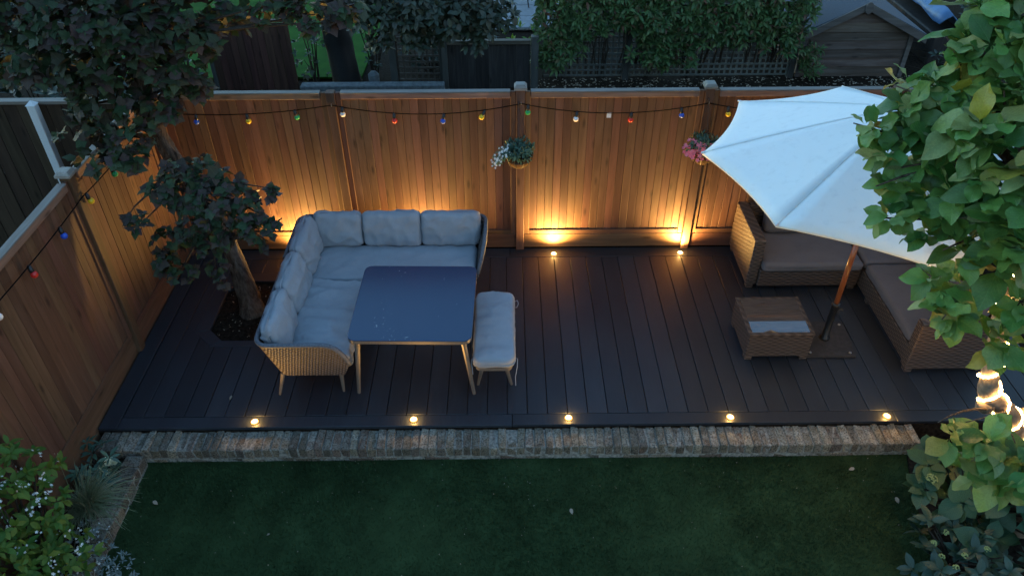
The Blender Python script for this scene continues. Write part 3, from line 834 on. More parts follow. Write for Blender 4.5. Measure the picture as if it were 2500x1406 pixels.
# blue sheet beyond the shed
bl = MB(); nn = 10
for j in range(nn+1):
    for i in range(7):
        u = i/6; v = j/nn
        bl.v.append((7.95+.55*u+.15*v, 7.0+2.6*v, 1.12-.5*abs(u-.3)+.05*noise.noise((u*4, v*5, 2))))
for j in range(nn):
    for i in range(6):
        a = j*7+i; bl.f.append((a, a+1, a+8, a+7))
bl_o = bl.build('blue_sheet', M['tarp'], smooth=True); tag(bl_o, 'rumpled blue sheet lying to the right of the shed', 'sheet')
sm = bl_o.modifiers.new('thick', 'SOLIDIFY'); sm.thickness = .02
bk = MB(); bk.box(7.98, 8.6, 7.05, 9.6, .25, .78, .02); tag(bk.build('covered_stack', M['darkfence'], None), 'dark boxy stack under the blue sheet', 'stack')
# litter on the soil strip
mb = MB()
for i in range(1500):
    x = random.uniform(1.7, 8.2); y = random.uniform(5.6, 6.55); s = random.uniform(.008, .03); a = random.uniform(0, PI); z = GZ+.015+.03*noise.noise((x*.9, y*.9, 1))+random.uniform(0, .012)
    R = Matrix.Rotation(a, 3, 'Z') @ Matrix.Rotation(random.uniform(-.6, .6), 3, 'X')
    mb.add([R @ Vector(p)+Vector((x, y, z)) for p in ((-s, 0, 0), (0, -s*.5, 0), (s, 0, .003), (0, s*.5, .004))], [(0, 1, 2, 3)])
o = mb.build('leaf_litter', M['dryleaf'], kind='stuff'); tag(o, 'scattered dry leaf litter on the soil strip under the hedge', 'leaf litter')

# ================================================================== FURNITURE
def cushion(c, w, d, h, R=None, r=None, pr=.05, bulge=.02, n=18, seed=0, wr=.006, stretch=(1, 1, 1)):
    """a soft box: rounded in plan and section, bulging, creased"""
    mb = MB(); hx, hy, hz = w/2, d/2, h/2
    r = r or min(hz*.85, .05); pr = max(pr, r)
    bm = bmesh.new(); vmap = {}
    ts = [math.sin(-PI/2+PI*i/n)*.55+(-1+2*i/n)*.45 for i in range(n+1)]
    m_ = max(4, n//3); tz = [-1+2*i/m_ for i in range(m_+1)]
    def pt(x, y, z):
        key = (round(x, 5), round(y, 5), round(z, 5))
        if key in vmap: return vmap[key]
        s = max(abs(x), abs(y), 1e-6)
        bxx, byy = x/s*hx, y/s*hy
        ix = min(max(bxx, -(hx-pr)), hx-pr); iy = min(max(byy, -(hy-pr)), hy-pr)
        dv = Vector((bxx-ix, byy-iy)); 
        if dv.length > 1e-9:
            dv.normalize(); bxx, byy = ix+dv.x*pr, iy+dv.y*pr
        px, py = bxx*s, byy*s
        q = Vector((px, py, z*hz))
        # section rounding
        inset = 1-max(abs(x), abs(y))
        L = Vector((bxx, byy)).length*(1-s) if s > 1e-5 else 9.0
        if abs(z) > .999:
            if L < r: q.z = (hz-r+math.sqrt(max(0, r*r-(r-L)**2)))*(1 if z > 0 else -1)
            q.z += (1 if z > 0 else -1)*bulge*(1-x*x)*(1-y*y)
        else:
            q.z = z*(hz-r)
            q.x *= 1; 
        nn_ = noise.fractal(Vector((px*stretch[0]*7+seed, py*stretch[1]*7, z*2+seed)), 1.0, 2.0, 4)
        rd = 1-abs(noise.noise(Vector((px*stretch[0]*5+seed*3, py*stretch[1]*5+seed, 1.7*z))))*2.2
        k = wr*nn_+(wr*1.2*max(0, rd)**4 if abs(z) > .999 else 0)
        dirn = Vector((x*.3, y*.3, z if abs(z) > .999 else 0))
        if dirn.length > 1e-6: q += dirn.normalized()*k
        v = bm.verts.new(q); vmap[key] = v; return v
    def quad(a, b, c_, d_):
        try: bm.faces.new((a, b, c_, d_))
        except ValueError: pass
    for zz in (-1, 1):
        for i in range(n):
            for j in range(n):
                q = [pt(ts[i], ts[j], zz), pt(ts[i+1], ts[j], zz), pt(ts[i+1], ts[j+1], zz), pt(ts[i], ts[j+1], zz)]
                quad(*(q if zz > 0 else q[::-1]))
    ring = [(ts[i], -1) for i in range(n)]+[(1, ts[i]) for i in range(n)]+[(ts[n-i], 1) for i in range(n)]+[(-1, ts[n-i]) for i in range(n)]
    for k in range(len(ring)):
        a, b = ring[k], ring[(k+1) % len(ring)]
        for j in range(m_):
            quad(pt(*a, tz[j]), pt(*b, tz[j]), pt(*b, tz[j+1]), pt(*a, tz[j+1]))
    bm.verts.index_update()
    R = R or Matrix.Identity(3); c = Vector(c)
    mb.v = [tuple(R @ v.co+c) for v in bm.verts]; mb.f = [tuple(v.index for v in f.verts) for f in bm.faces]
    bm.free(); return mb
def roundpoly(pts, r, n=5):
    out = []
    for i, p in enumerate(pts):
        p = Vector(p); a = (Vector(pts[i-1])-p).normalized(); b = (Vector(pts[(i+1) % len(pts)])-p).normalized()
        s = p+a*r; e = p+b*r
        for k in range(n+1):
            t = k/n; out.append(tuple((s*(1-t)+p*t)*(1-t)+(p*(1-t)+e*t)*t))
    return out
def leg(parent, p0, p1, r0, r1, mat, n=10, name='leg'):
    return MB().tube([p0, Vector(p0).lerp(Vector(p1), .5), p1], [r0, (r0+r1)/2, r1], n).build(name, mat, parent, smooth=False)

# ------------------------------------------------------------------ corner sofa with pale cushions
sofa = thing('corner_sofa', 'L-shaped grey woven garden sofa with pale grey cushions and tapered legs', 'sofa', (.05, 1.1, 0))
def arc(c, r, a0, a1, n):
    return [(c[0]+r*math.cos(math.radians(a0+(a1-a0)*i/n)), c[1]+r*math.sin(math.radians(a0+(a1-a0)*i/n))) for i in range(n+1)]
def shell(parent, st, th, name='woven_shell'):
    """st: (top xyz, bottom xyz) stations along the outside, inside on the right hand"""
    mb = MB(); P = []
    for i, (t, b) in enumerate(st):
        a = Vector(st[max(i-1, 0)][1]); c = Vector(st[min(i+1, len(st)-1)][1])
        d = Vector((c.x-a.x, c.y-a.y, 0)); d = d.normalized() if d.length > 1e-6 else Vector((1, 0, 0))
        n = Vector((d.y, -d.x, 0))*th
        P += [Vector(b), Vector(t), Vector(t)+n, Vector(b)+n]
    F = []
    for i in range(len(st)-1):
        for k in range(4):
            F.append((i*4+k, i*4+(k+1) % 4, i*4+4+(k+1) % 4, i*4+4+k))
    F += [(0, 1, 2, 3), tuple((len(st)-1)*4+k for k in (3, 2, 1, 0))]
    mb.add(P, F); sh_ = mb.build(name, M['rattan_grey'], parent)
    rp = [(Vector(t)+Vector(P[i*4+2]))*.5 for i, (t, b) in enumerate(st)]
    MB().tube(rp, .021, 8).build('rim', M['rattan_rim'], parent, smooth=True)
    return sh_
ZB, ZT = .25, .70
st = []
for x, z in ((-.128, .405), (-.135, .46), (-.155, .53), (-.18, .59), (-.21, .64), (-.25, .68), (-.30, .70), (-.45, .70), (-.62, .70)):
    f = (z-ZB)/(ZT-ZB); xb = -.195+(x+.128)/(-.78+.128)*(-.69+.195)
    st.append(((x, .255-.105*f, z), (xb, .255, ZB)))
for (tx, ty), (bx_, by_) in zip(arc((-.78, .275), .125, 270, 180, 5), arc((-.69, .355), .10, 270, 180, 5)):
    st.append(((tx, ty, ZT), (bx_, by_, ZB)))
for y in (.6, 1.0, 1.385): st.append(((-.907, y, ZT), (-.79, y, ZB)))
shell(sofa, st, .026)
st = [((-.925, 1.425, ZT), (-.80, 1.425, ZB)), ((-.925, 1.7, ZT), (-.80, 1.7, ZB))]
for (tx, ty), (bx_, by_) in zip(arc((-.80, 2.055), .125, 180, 90, 5), arc((-.70, 1.93), .10, 180, 90, 5)): st.append(((tx, ty, ZT), (bx_, by_, ZB)))
for x in (-.3, .3, .8): st.append(((x, 2.18, ZT), (x, 2.03, ZB)))
for (tx, ty), (bx_, by_) in zip(arc((.94, 2.055), .125, 90, 0, 5), arc((.84, 1.93), .10, 90, 0, 5)): st.append(((tx, ty, ZT), (bx_, by_, ZB)))
for y, z in ((1.86, .70), (1.75, .68), (1.68, .65), (1.62, .60), (1.57, .54), (1.54, .47), (1.52, .41)):
    f = (z-ZB)/(ZT-ZB); st.append(((.94+.125*f, y, z), (.94, min(y, 1.9), ZB)))
shell(sofa, st, .026)
b = MB(); b.prism([(-.755, .29), (-.2, .29), (-.2, 1.39), (-.755, 1.39)], .25, .315); b.build('seat_base', M['rattan_grey'], sofa)
b = MB(); b.prism([(-.765, 1.43), (.905, 1.43), (.905, 1.995), (-.765, 1.995)], .25, .315); b.build('seat_base', M['rattan_grey'], sofa)
for p0, p1 in (((-.755, .29), (-.825, .265)), ((-.235, .29), (-.245, .30)), ((-.75, 1.34), (-.80, 1.36)), ((-.235, 1.34), (-.19, 1.36)), ((.90, 1.47), (.95, 1.44)), ((.9, 1.97), (.95, 2.0)), ((-.74, 1.97), (-.79, 2.0)), ((.05, 1.47), (.05, 1.45))):
    leg(sofa, (*p0, .252), (*p1, .0), .021, .012, M['metal_pale'])
cushion((-.428, .822, .388), .60, 1.10, .145, pr=.05, bulge=.028, n=36, seed=3.37, wr=.026, stretch=(.35, 1.3, 1)).build('seat_cushion', M['cushion'], sofa, smooth=True)
cushion((.115, 1.685, .388), 1.68, .60, .145, pr=.05, bulge=.018, n=36, seed=9.41, wr=.010, stretch=(.9, .7, 1)).build('seat_cushion', M['cushion'], sofa, smooth=True)
def back(cx, cy, w, h, t, lean, face, seed, z0=.455, wr=.016):
    seed += .43
    # local: width X, height Y, thickness Z ; face is the direction the front looks to
    R = Matrix.Rotation(face, 3, 'Z') @ Matrix.Rotation(PI/2+lean, 3, 'X')
    c = Vector((cx, cy, z0+h/2*math.cos(lean)))
    return cushion(c, w, h, t, R, r=.05, pr=.06, bulge=.035, n=26, seed=seed, wr=wr)
for i, (x0, x1) in enumerate(((-.735, -.238), (-.232, .372), (.378, .992))):
    back((x0+x1)/2, 2.015, x1-x0, .375, .125, -.19, 0, 20+i*7).build('back_cushion', M['cushion'], sofa, smooth=True)
for i, (y0, y1) in enumerate(((.235, .81), (.815, 1.39), (1.395, 2.03))):
    back(-.765, (y0+y1)/2, y1-y0, .375, .125, -.19, PI/2, 51+i*5).build('back_cushion', M['cushion'], sofa, smooth=True)

# ------------------------------------------------------------------ dining table and bench
tb = thing('table', 'square garden table with dark blue glass top and slim splayed legs', 'table', (.437, .705, 0))
RT = Matrix.Rotation(math.radians(-1.3), 3, 'Z')
def tp_(hx, hy, r): return [tuple((RT @ Vector((x, y, 0)))[:2]) for x, y in roundpoly([(-hx, -hy), (hx, -hy), (hx, hy), (-hx, hy)], r)]
def tshift(poly): return [(x+.437, y+.705) for x, y in poly]
b = MB(); b.prism(tshift(tp_(.533, .527, .085)), .688, .7215); b.build('frame', M['metal_pale'], tb)
b = MB(); po = tshift(tp_(.535, .529, .085)); pi = tshift(tp_(.529, .523, .08)); n = len(po)
b.add([(*p, .7225) for p in po]+[(*p, .7275) for p in po]+[(*p, .7295) for p in pi], [tuple(range(n))[::-1]]+[(k+i, k+(i+1) % n, k+n+(i+1) % n, k+n+i) for k in (0, n) for i in range(n)]+[tuple(range(2*n, 3*n))])
b.build('glass_top', M['table_glass'], tb)
for sx in (-1, 1):
    for sy in (-1, 1):
        a = RT @ Vector((sx*.455, sy*.455, 0)); c = RT @ Vector((sx*.53, sy*.44, 0))
        leg(tb, (.437+a.x, .705+a.y, .69), (.437+c.x, .705+c.y, 0), .026, .016, M['metal_pale'])
bn = thing('bench', 'low garden bench with long pale grey cushion and splayed legs beside the table', 'bench', (1.145, .68, 0))
b = MB(); b.prism([(x+1.145, y+.68) for x, y in roundpoly([(-.165, -.465), (.165, -.465), (.165, .465), (-.165, .465)], .06)], .325, .358); b.build('frame', M['metal_pale'], bn)
for sx in (-1, 1):
    for sy in (-1, 1):
        leg(bn, (1.145+sx*.10, .68+sy*.38, .327), (1.145+sx*.155, .68+sy*.315 if sy < 0 else .68+sy*.40, 0), .022, .013, M['metal_pale'])
cushion((1.147, .68, .415), .375, .985, .11, pr=.075, r=.045, bulge=.012, n=30, seed=77.3, wr=.013, stretch=(.5, 1.2, 1)).build('cushion', M['cushion'], bn, smooth=True)
for q in ([(1.335, 1.08, .40), (1.365, 1.09, .41), (1.375, 1.05, .40), (1.36, 1.02, .38), (1.335, 1.03, .37)], [(1.335, .30, .40), (1.355, .28, .41), (1.352, .23, .36), (1.335, .20, .26), (1.338, .185, .17)], [(.957, .30, .40), (.945, .28, .40), (.95, .25, .33), (.955, .24, .26)]):
    MB().tube(q, .004, 5).build('tie', M['cushion'], bn)

# ------------------------------------------------------------------ brown corner sofa, coffee table, parasol
rs = thing('corner_sofa', 'brown woven corner sofa with taupe cushions under the white parasol', 'sofa', (4.8, 1.6, 0))
def wbox(x0, x1, y0, y1, z0, z1, name, mat='rattan_brown', taper=0):
    b = MB(); b.box(x0, x1, y0, y1, z0, z1, .012)
    if taper: b.v = [((x-(x0+x1)/2)*(1-taper*(z1-z)/(z1-z0))+(x0+x1)/2, (y-(y0+y1)/2)*(1-taper*(z1-z)/(z1-z0))+(y0+y1)/2, z) for x, y, z in b.v]
    return b.build(name, M[mat], rs)
wbox(3.93, 5.0, 1.72, 2.50, .05, .265, 'seat_base'); wbox(5.01, 5.72, .53, 2.50, .05, .265, 'seat_base')
wbox(3.82, 3.935, 1.755, 2.52, .05, .62, 'arm', 'rattan_side'); wbox(3.94, 5.70, 2.43, 2.52, .27, .62, 'backrest')
wbox(5.70, 5.80, .58, 2.52, .05, .62, 'backrest'); wbox(4.985, 5.79, .455, .565, .05, .60, 'arm')
for x, y in ((3.87, 1.80), (3.87, 2.46), (4.95, 1.77), (5.06, 1.5), (5.04, .51), (5.72, .51), (4.95, 2.45)):
    b = MB(); b.box(x-.035, x+.035, y-.035, y+.035, 0, .05, .004); b.build('foot', M['rattan_side'], rs)
for c, w, d, sd in (((4.465, 2.04, .318), 1.05, .72, 5), ((5.355, 2.06, .318), .70, .70, 6), ((5.355, 1.135, .318), .70, 1.12, 8)):
    cushion(c, w, d, .105, pr=.04, r=.03, bulge=.012, n=20, seed=sd+.37, wr=.006).build('seat_cushion', M['cushion_dark'], rs, smooth=True)
for x0, x1, sd in ((4.07, 4.6, 31), (4.62, 5.2, 32), (5.22, 5.68, 33)):
    back((x0+x1)/2, 2.32, x1-x0, .37, .13, -.2, 0, sd, z0=.375, wr=.006).build('back_cushion', M['cushion_dark'], rs, smooth=True)
for y0, y1, sd in ((.6, 1.14, 41), (1.16, 1.7, 42)):
    back(5.60, (y0+y1)/2, y1-y0, .37, .13, -.2, -PI/2, sd, z0=.375, wr=.006).build('back_cushion', M['cushion_dark'], rs, smooth=True)

ct = thing('coffee_table', 'small square brown woven coffee table with glass top by the parasol base', 'table', (3.84, .925, 0))
b = MB(); b.box(3.535, 4.145, .655, 1.20, .045, .31, .01); b.build('woven_body', M['rattan_brown'], ct)
b = MB()
for a in ((3.53, 4.15, .65, .685), (3.53, 4.15, 1.17, 1.205), (3.53, 3.565, .6852, 1.1698), (4.115, 4.15, .6852, 1.1698)): b.box(*a, .311, .333, .004)
b.build('top_frame', M['rattan_side'], ct)
kt = NT('woven_top_under_glass'); nz_ = kt.noise(kt.map(kt.obj(), (7, 110, 1)), 1, 5, .6)
cc = kt.ramp(nz_, [(.3, (.035, .03, .026)), (.55, (.07, .06, .052)), (.75, (.115, .1, .09))]); kt.bump(nz_, .2, .002); kt.fin(cc, .6, .3)
kt.b.inputs['Coat Weight'].default_value = 1; kt.b.inputs['Coat Roughness'].default_value = .02; kt.b.inputs['Coat IOR'].default_value = 2.2
b = MB(); b.box(3.5655, 4.1145, .6855, 1.1695, .318, .326, .002); b.v = [(x, y, z+(y-.6855)*.022) for x, y, z in b.v]; b.build('glass_top', kt.m, ct)
for x in (3.575, 4.105):
    for y in (.695, 1.16):
        b = MB(); b.box(x-.035, x+.035, y-.035, y+.035, 0, .046, .004); b.build('foot', M['rattan_side'], ct)

um = thing('parasol', 'large white eight sided garden parasol on a red brown pole', 'parasol', (4.4, .93, 0))
PX, PY = 4.4, .93
b = MB(); b.prism([(4.145, .68), (4.615, .668), (4.66, 1.16), (4.37, 1.175), (4.2, 1.17)], .004, .03); b.build('base_plate', M['baseplate'], um)
for x, y in ((4.19, .72), (4.575, .71), (4.61, 1.12), (4.24, 1.13)):
    b = MB(); b.lathe([(.014, .0305), (.014, .038), (.008, .041)], (x, y, 0), 8); b.build('bolt', M['steel'], um)
MB().lathe([(.05, .0305), (.05, .05), (.034, .06), (.034, .44), (.039, .445), (.039, .475), (.03, .48)], (PX, PY, 0), 16).build('sleeve', M['black'], um, smooth=True)
MB().tube([(PX+.036, PY-.005, .40), (PX+.075, PY-.01, .40)], [.008, .016], 8).build('knob', M['black'], um)
MB().tube([(PX, PY, .481), (PX, PY, 1.3)], .024, 14).build('pole', M['pole'], um, smooth=True)
MB().tube([(PX, PY, 1.301), (PX, PY, 1.345)], .028, 14).build('collar', M['steel'], um, smooth=True)
MB().tube([(PX, PY, 1.346), (PX, PY, 2.44)], .0235, 14).build('pole', M['pole'], um, smooth=True)
MB().tube([(PX, PY, 1.86), (PX, PY, 1.93)], .042, 14).build('runner', M['black'], um, smooth=True)
RU, ZA, ZE = 1.485, 2.475, 2.0
A0 = math.radians(-6.5)
def canopy_pt(k, s, t):
    """k panel, s along the ribs 0..1, t across the panel 0..1"""
    a = A0+2*PI*k/8; c = A0+2*PI*(k+1)/8
    def rib(a): 
        q = s*RU; return Vector((PX+math.cos(a)*q, PY+math.sin(a)*q, ZA-(ZA-ZE)*(s**1.12)))
    p = rib(a).lerp(rib(c), t); bow = 4*t*(1-t)
    rad = Vector((p.x-PX, p.y-PY, 0))
    p -= rad*.042*bow*s*s
    p.z -= bow*.02*s*(1-s*.55)
    return p
for k in range(8):
    b = MB(); ns, nt = 14, 8
    for i in range(ns+1):
        for j in range(nt+1): b.v.append(tuple(canopy_pt(k, .012+.988*i/ns, j/nt)))
    for i in range(ns):
        for j in range(nt):
            a = i*(nt+1)+j; b.f.append((a, a+nt+1, a+nt+2, a+1))
    # hem that hangs a little below the edge
    n0 = len(b.v)
    for j in range(nt+1):
        p = canopy_pt(k, 1.0, j/nt); b.v.append((p.x*1, p.y, p.z-.022))
    for j in range(nt):
        a = ns*(nt+1)+j; b.f.append((a, n0+j, n0+j+1, a+1))
    o = b.build('canopy_panel', M['canopy'], um, smooth=True)
    sd = o.modifiers.new('thick', 'SOLIDIFY'); sd.thickness = .003; sd.offset = -1
    MB().tube([canopy_pt(k, s, 0)+Vector((0, 0, .0015)) for s in [.012+.988*i/10 for i in range(11)]], .0022, 5).build('seam', M['canopy'], um, smooth=True)
    rib_o = MB().tube([canopy_pt(k, s, 0)-Vector((0, 0, .016)) for s in [.02+.975*i/8 for i in range(9)]], .008, 6).build('rib', M['pole'], um)
    p = canopy_pt(k, .52, 0)-Vector((0, 0, .024)); a = A0+2*PI*k/8
    MB().tube([(PX+.04*math.cos(a), PY+.04*math.sin(a), 1.895), p], .007, 6).build('strut', M['pole'], rib_o)
    e = canopy_pt(k, 1.0, 0); d = Vector((math.cos(a), math.sin(a), -.25))
    MB().tube([e-d*.02, e+d*.012], [.010, .008], 6).build('rib_tip', M['white_paint'], rib_o)
MB().lathe([(.05, 2.462), (.055, 2.478), (.03, 2.49), (.022, 2.52), (.006, 2.54)], (PX, PY, 0), 14).build('finial', M['white_paint'], um, smooth=True)

# ------------------------------------------------------------------ lights let into the deck
ring_me = MB().lathe([(.0375, -.004), (.0385, .002), (.037, .003), (.0362, .0025), (.036, -.004)], (0, 0, 0), 20).mesh('ring', M['cast'], True)
bloom_me = MB().lathe([(.0355, .0005), (.0345, .006), (.030, .0095), (.0262, .0105), (.0258, .001)], (0, 0, 0), 20).mesh('bloom_ring', M['led_bloom'], True)  # glowing ring added round the lens to imitate its bloom
lens_me = MB().lathe([(.0255, .001), (.0245, .008), (.020, .0125), (.012, .0155), (.004, .017)], (0, 0, 0), 16).mesh('lens', M['led'], True)
def deck_light(x, y, label, rear):
    t = thing('deck_light', label, 'light', (x, y, 0), 'small round lights let into the deck border')
    link('ring', ring_me, t); link('bloom_ring', bloom_me, t); link('lens', lens_me, t)
    l = bpy.data.lights.new('glow', 'POINT'); l.color = LAMP_COL; l.shadow_soft_size = .015
    l.energy = LAMP_FRONT; o = bpy.data.objects.new('glow', l); COL.objects.link(o); o.parent = t; o.location = (0, 0, .036)
    l = bpy.data.lights.new('beam', 'SPOT'); l.color = LAMP_COL; l.shadow_soft_size = .012
    l.spot_size = math.radians(165); l.spot_blend = 1.0; l.energy = LAMP_REAR*(9 if rear else .9)
    o = bpy.data.objects.new('beam', l); COL.objects.link(o); o.parent = t; o.location = (0, 0, .03); o.rotation_euler = (PI, 0, 0)
for x, y, s in ((-.973, -.066, 'leftmost lit deck light in the front border, left of the sofa arm'), (.43, -.058, 'lit deck light in the front border directly in front of the table'), (1.803, -.056, 'lit deck light in the middle of the front border, right of the bench'), (3.238, -.066, 'lit deck light in the front border in front of the coffee table'), (4.629, -.072, 'rightmost lit deck light in the front border near the big leaves')):
    deck_light(x, y, s, False)
for x, s in ((-1.083, 'lit deck light hidden behind the left corner of the pale sofa'), (.36, 'lit deck light hidden behind the back of the pale sofa'), (1.803, 'lit deck light at the back fence just right of the pale sofa'), (3.246, 'lit deck light at the foot of the right fence post')):
    deck_light(x, 2.408, s, True)

# ================================================================== FESTOON STRINGS
sock_me = MB().lathe([(.008, .03), (.015, .026), (.0165, .0), (.019, -.004), (.019, -.026), (.015, -.03)], (0, 0, 0), 12).mesh('socket', M['black'], True)
BULB = {}
def bulb_mesh(c):
    if c not in BULB:
        pr = [(.012, .02), (.0235, .006), (.0275, -.008), (.026, -.020), (.018, -.031), (.004, -.036)]
        BULB[c] = MB().lathe(pr, (0, 0, 0), 14).mesh('bulb', M['bulb_'+c], True)
    return BULB[c]
def span(p, q, sag, n=14):
    p, q = Vector(p), Vector(q)
    return [p.lerp(q, i/n)-Vector((0, 0, sag*4*(i/n)*(1-i/n))) for i in range(n+1)]
def hang(parent, p, col, tilt, down=.035):
    mt = (Matrix.Rotation(tilt[0], 3, 'X') @ Matrix.Rotation(tilt[1], 3, 'Y')).to_4x4()
    o = ORG[parent.name]
    ms = mt.copy(); ms.translation = Vector(p)-o-Vector((0, 0, .026)); s_ = link('socket', sock_me, parent, mtx=ms)
    MB().tube([Vector(p)+Vector((0, 0, .006)), Vector(p)-Vector((0, 0, .004))], .011, 6).build('clip', M['black'], parent)
    mb_ = mt.copy(); mb_.translation = Vector(p)-o+mt.to_3x3() @ Vector((0, 0, -.068)); b_ = link('bulb', bulb_mesh(col), s_, mtx=ms.inverted() @ mb_)
    b_['label'] = col+' festoon bulb'
YC = YB-.062
f1 = thing('festoon_lights', 'black festoon cable with unlit coloured bulbs along the back fence', 'string lights', (1.4, YC, 1.8))
hooks = [(-2.3, 1.74), (-.472, 1.80), (1.423, 1.803), (3.307, 1.795), (5.2, 1.79)]
pts = []
for (xa, za), (xb, zb) in zip(hooks[:-1], hooks[1:]):
    pts += span((xa, YC, za), (xb, YC, zb), .105 if xa > -1 else .06)[:-1]
pts.append(Vector((5.2, YC, 1.79)))
MB().tube(pts, .0055, 6).build('cable', M['cable'], f1, smooth=True)
def cz(x):
    for a, b in zip(pts[:-1], pts[1:]):
        if a.x <= x <= b.x: return a.z+(b.z-a.z)*(x-a.x)/(b.x-a.x)
    return 1.75
for x, c in ((-1.85, 'blue'), (-1.337, 'yellow'), (-.847, 'green'), (-.37, 'white'), (.142, 'red'), (.641, 'blue'), (1.05, 'yellow'), (1.493, 'green'), (1.987, 'white'), (2.539, 'red'), (3.042, 'blue'), (3.512, 'yellow'), (4.0, 'green')):
    hang(f1, (x, YC, cz(x)), c, (random.uniform(-.15, .1), .35 if abs(x-1.05) < .01 else random.uniform(-.12, .12)))
for x, z in hooks[1:]:
    MB().tube([(x, YC+.012, z+.012), (x, YC-.008, z+.014), (x, YC-.010, z-.004), (x, YC+.004, z-.010)], .004, 6).build('hook', M['steel'], f1)
b = MB(); b.box(2.29, 2.335, YC-.003, YC-.001, 1.645, 1.70); b.build('tag', M['tagwhite'], f1)
XC = XL+.075
f2 = thing('festoon_lights', 'black festoon cable with unlit coloured bulbs along the left side fence', 'string lights', (XC, 0, 1.7))
pl = span((XC, 2.45, 1.76), (XC, .90, 1.74), .04)[:-1]+span((XC, .90, 1.74), (XC, -.98, 1.76), .03)[:-1]+span((XC, -.98, 1.76), (XC, -2.8, 1.76), .06)
MB().tube(pl, .0055, 6).build('cable', M['cable'], f2, smooth=True)
for y, c in ((1.454, 'green'), (.961, 'yellow'), (.457, 'blue'), (-.044, 'red'), (-.55, 'white')):
    z = min(pl, key=lambda p: abs(p.y-y)).z
    hang(f2, (XC, y, z), c, (random.uniform(-.1, .1), -.15))

# ================================================================== HANGING BASKETS
def basket(x, z, label, pink):
    y = YB-.055-.15
    t = thing('hanging_basket', label, 'basket', (x, y, z), 'hanging baskets on the back fence posts')
    prof = [(.02, -.15), (.07, -.135), (.11, -.10), (.135, -.045), (.142, 0), (.128, 0), (.1, -.02), (.02, -.03)]
    MB().lathe(prof, (x, y, z), 20).build('liner', M['coir'], t, smooth=True)
    mb = MB()
    for k in range(10):
        a = 2*PI*k/10; mb.tube([(x+(r+.004)*math.cos(a), y+(r+.004)*math.sin(a), z+zz) for r, zz in prof[:5]], .003, 4)
    for r, zz in ((.146, .002), (.139, -.045)): mb.tube([(x+r*math.cos(a), y+r*math.sin(a), z+zz) for a in [2*PI*i/20 for i in range(21)]], .0035, 4)
    mb.build('wire_frame', M['cast'], t)
    mb = MB()
    for k in range(3):
        a = 2*PI*k/3+.5; mb.tube([(x+.144*math.cos(a), y+.144*math.sin(a), z), (x, y+.10, z+.46)], .0022, 4)
    mb.tube([(x, YB-.056, z+.50), (x, y+.10, z+.50), (x, y+.10, z+.455)], .005, 5)
    mb.build('hanger', M['cast'], t)
    lv = []
    for i in range(170):
        a = random.uniform(0, 2*PI); e = random.uniform(0, 1); d = Vector((math.cos(a)*e, math.sin(a)*e, random.uniform(.1, .9)))
        p = Vector((x, y, z-.01))+Vector((d.x*.14, d.y*.14, d.z*.13))
        rosette(lv, p, d, 4, .06, (20, 75), .5)
    if not pink:
        for i in range(90):
            q = random.random(); p = Vector((x-.1-q*.13+random.uniform(-.04, .04), y-.06+random.uniform(-.09, .08), z+.05-q*q*.14+random.uniform(-.03, .05)))
            rosette(lv, p, (-.5, -.3, .5), 4, .035, (20, 80), .5)
    foliage(t, lv, L_LAN, M['rhodo'], 90)
    if pink:
        for i in range(110):
            a = random.uniform(PI*.95, PI*2.05) if random.random() < .8 else random.uniform(0, 2*PI); e = random.uniform(.55, 1.1); h = random.uniform(-.03, .10)
            c = 'white' if (a > PI*1.72 or a < 1.3) and h > .0 else 'pink'
            flower(t, c, (x+math.cos(a)*.185*e, y+math.sin(a)*.165*e, z+h+.05*(1-e)), random.uniform(.02, .03), (math.cos(a)*.7, math.sin(a)*.7-.4, .8))
    else:
        for i in range(55):
            q = random.random()
            flower(t, 'white', (x-.1-q*.15+random.uniform(-.04, .03), y-.10+random.uniform(-.09, .06), z+.09-q*q*.16+random.uniform(-.03, .05)), random.uniform(.011, .017), (-.4, -.6, .8))
basket(1.40, 1.32, 'hanging basket with green foliage and small white flowers spilling left', False)
basket(3.29, 1.35, 'hanging basket full of pink flowers beside the white parasol', True)

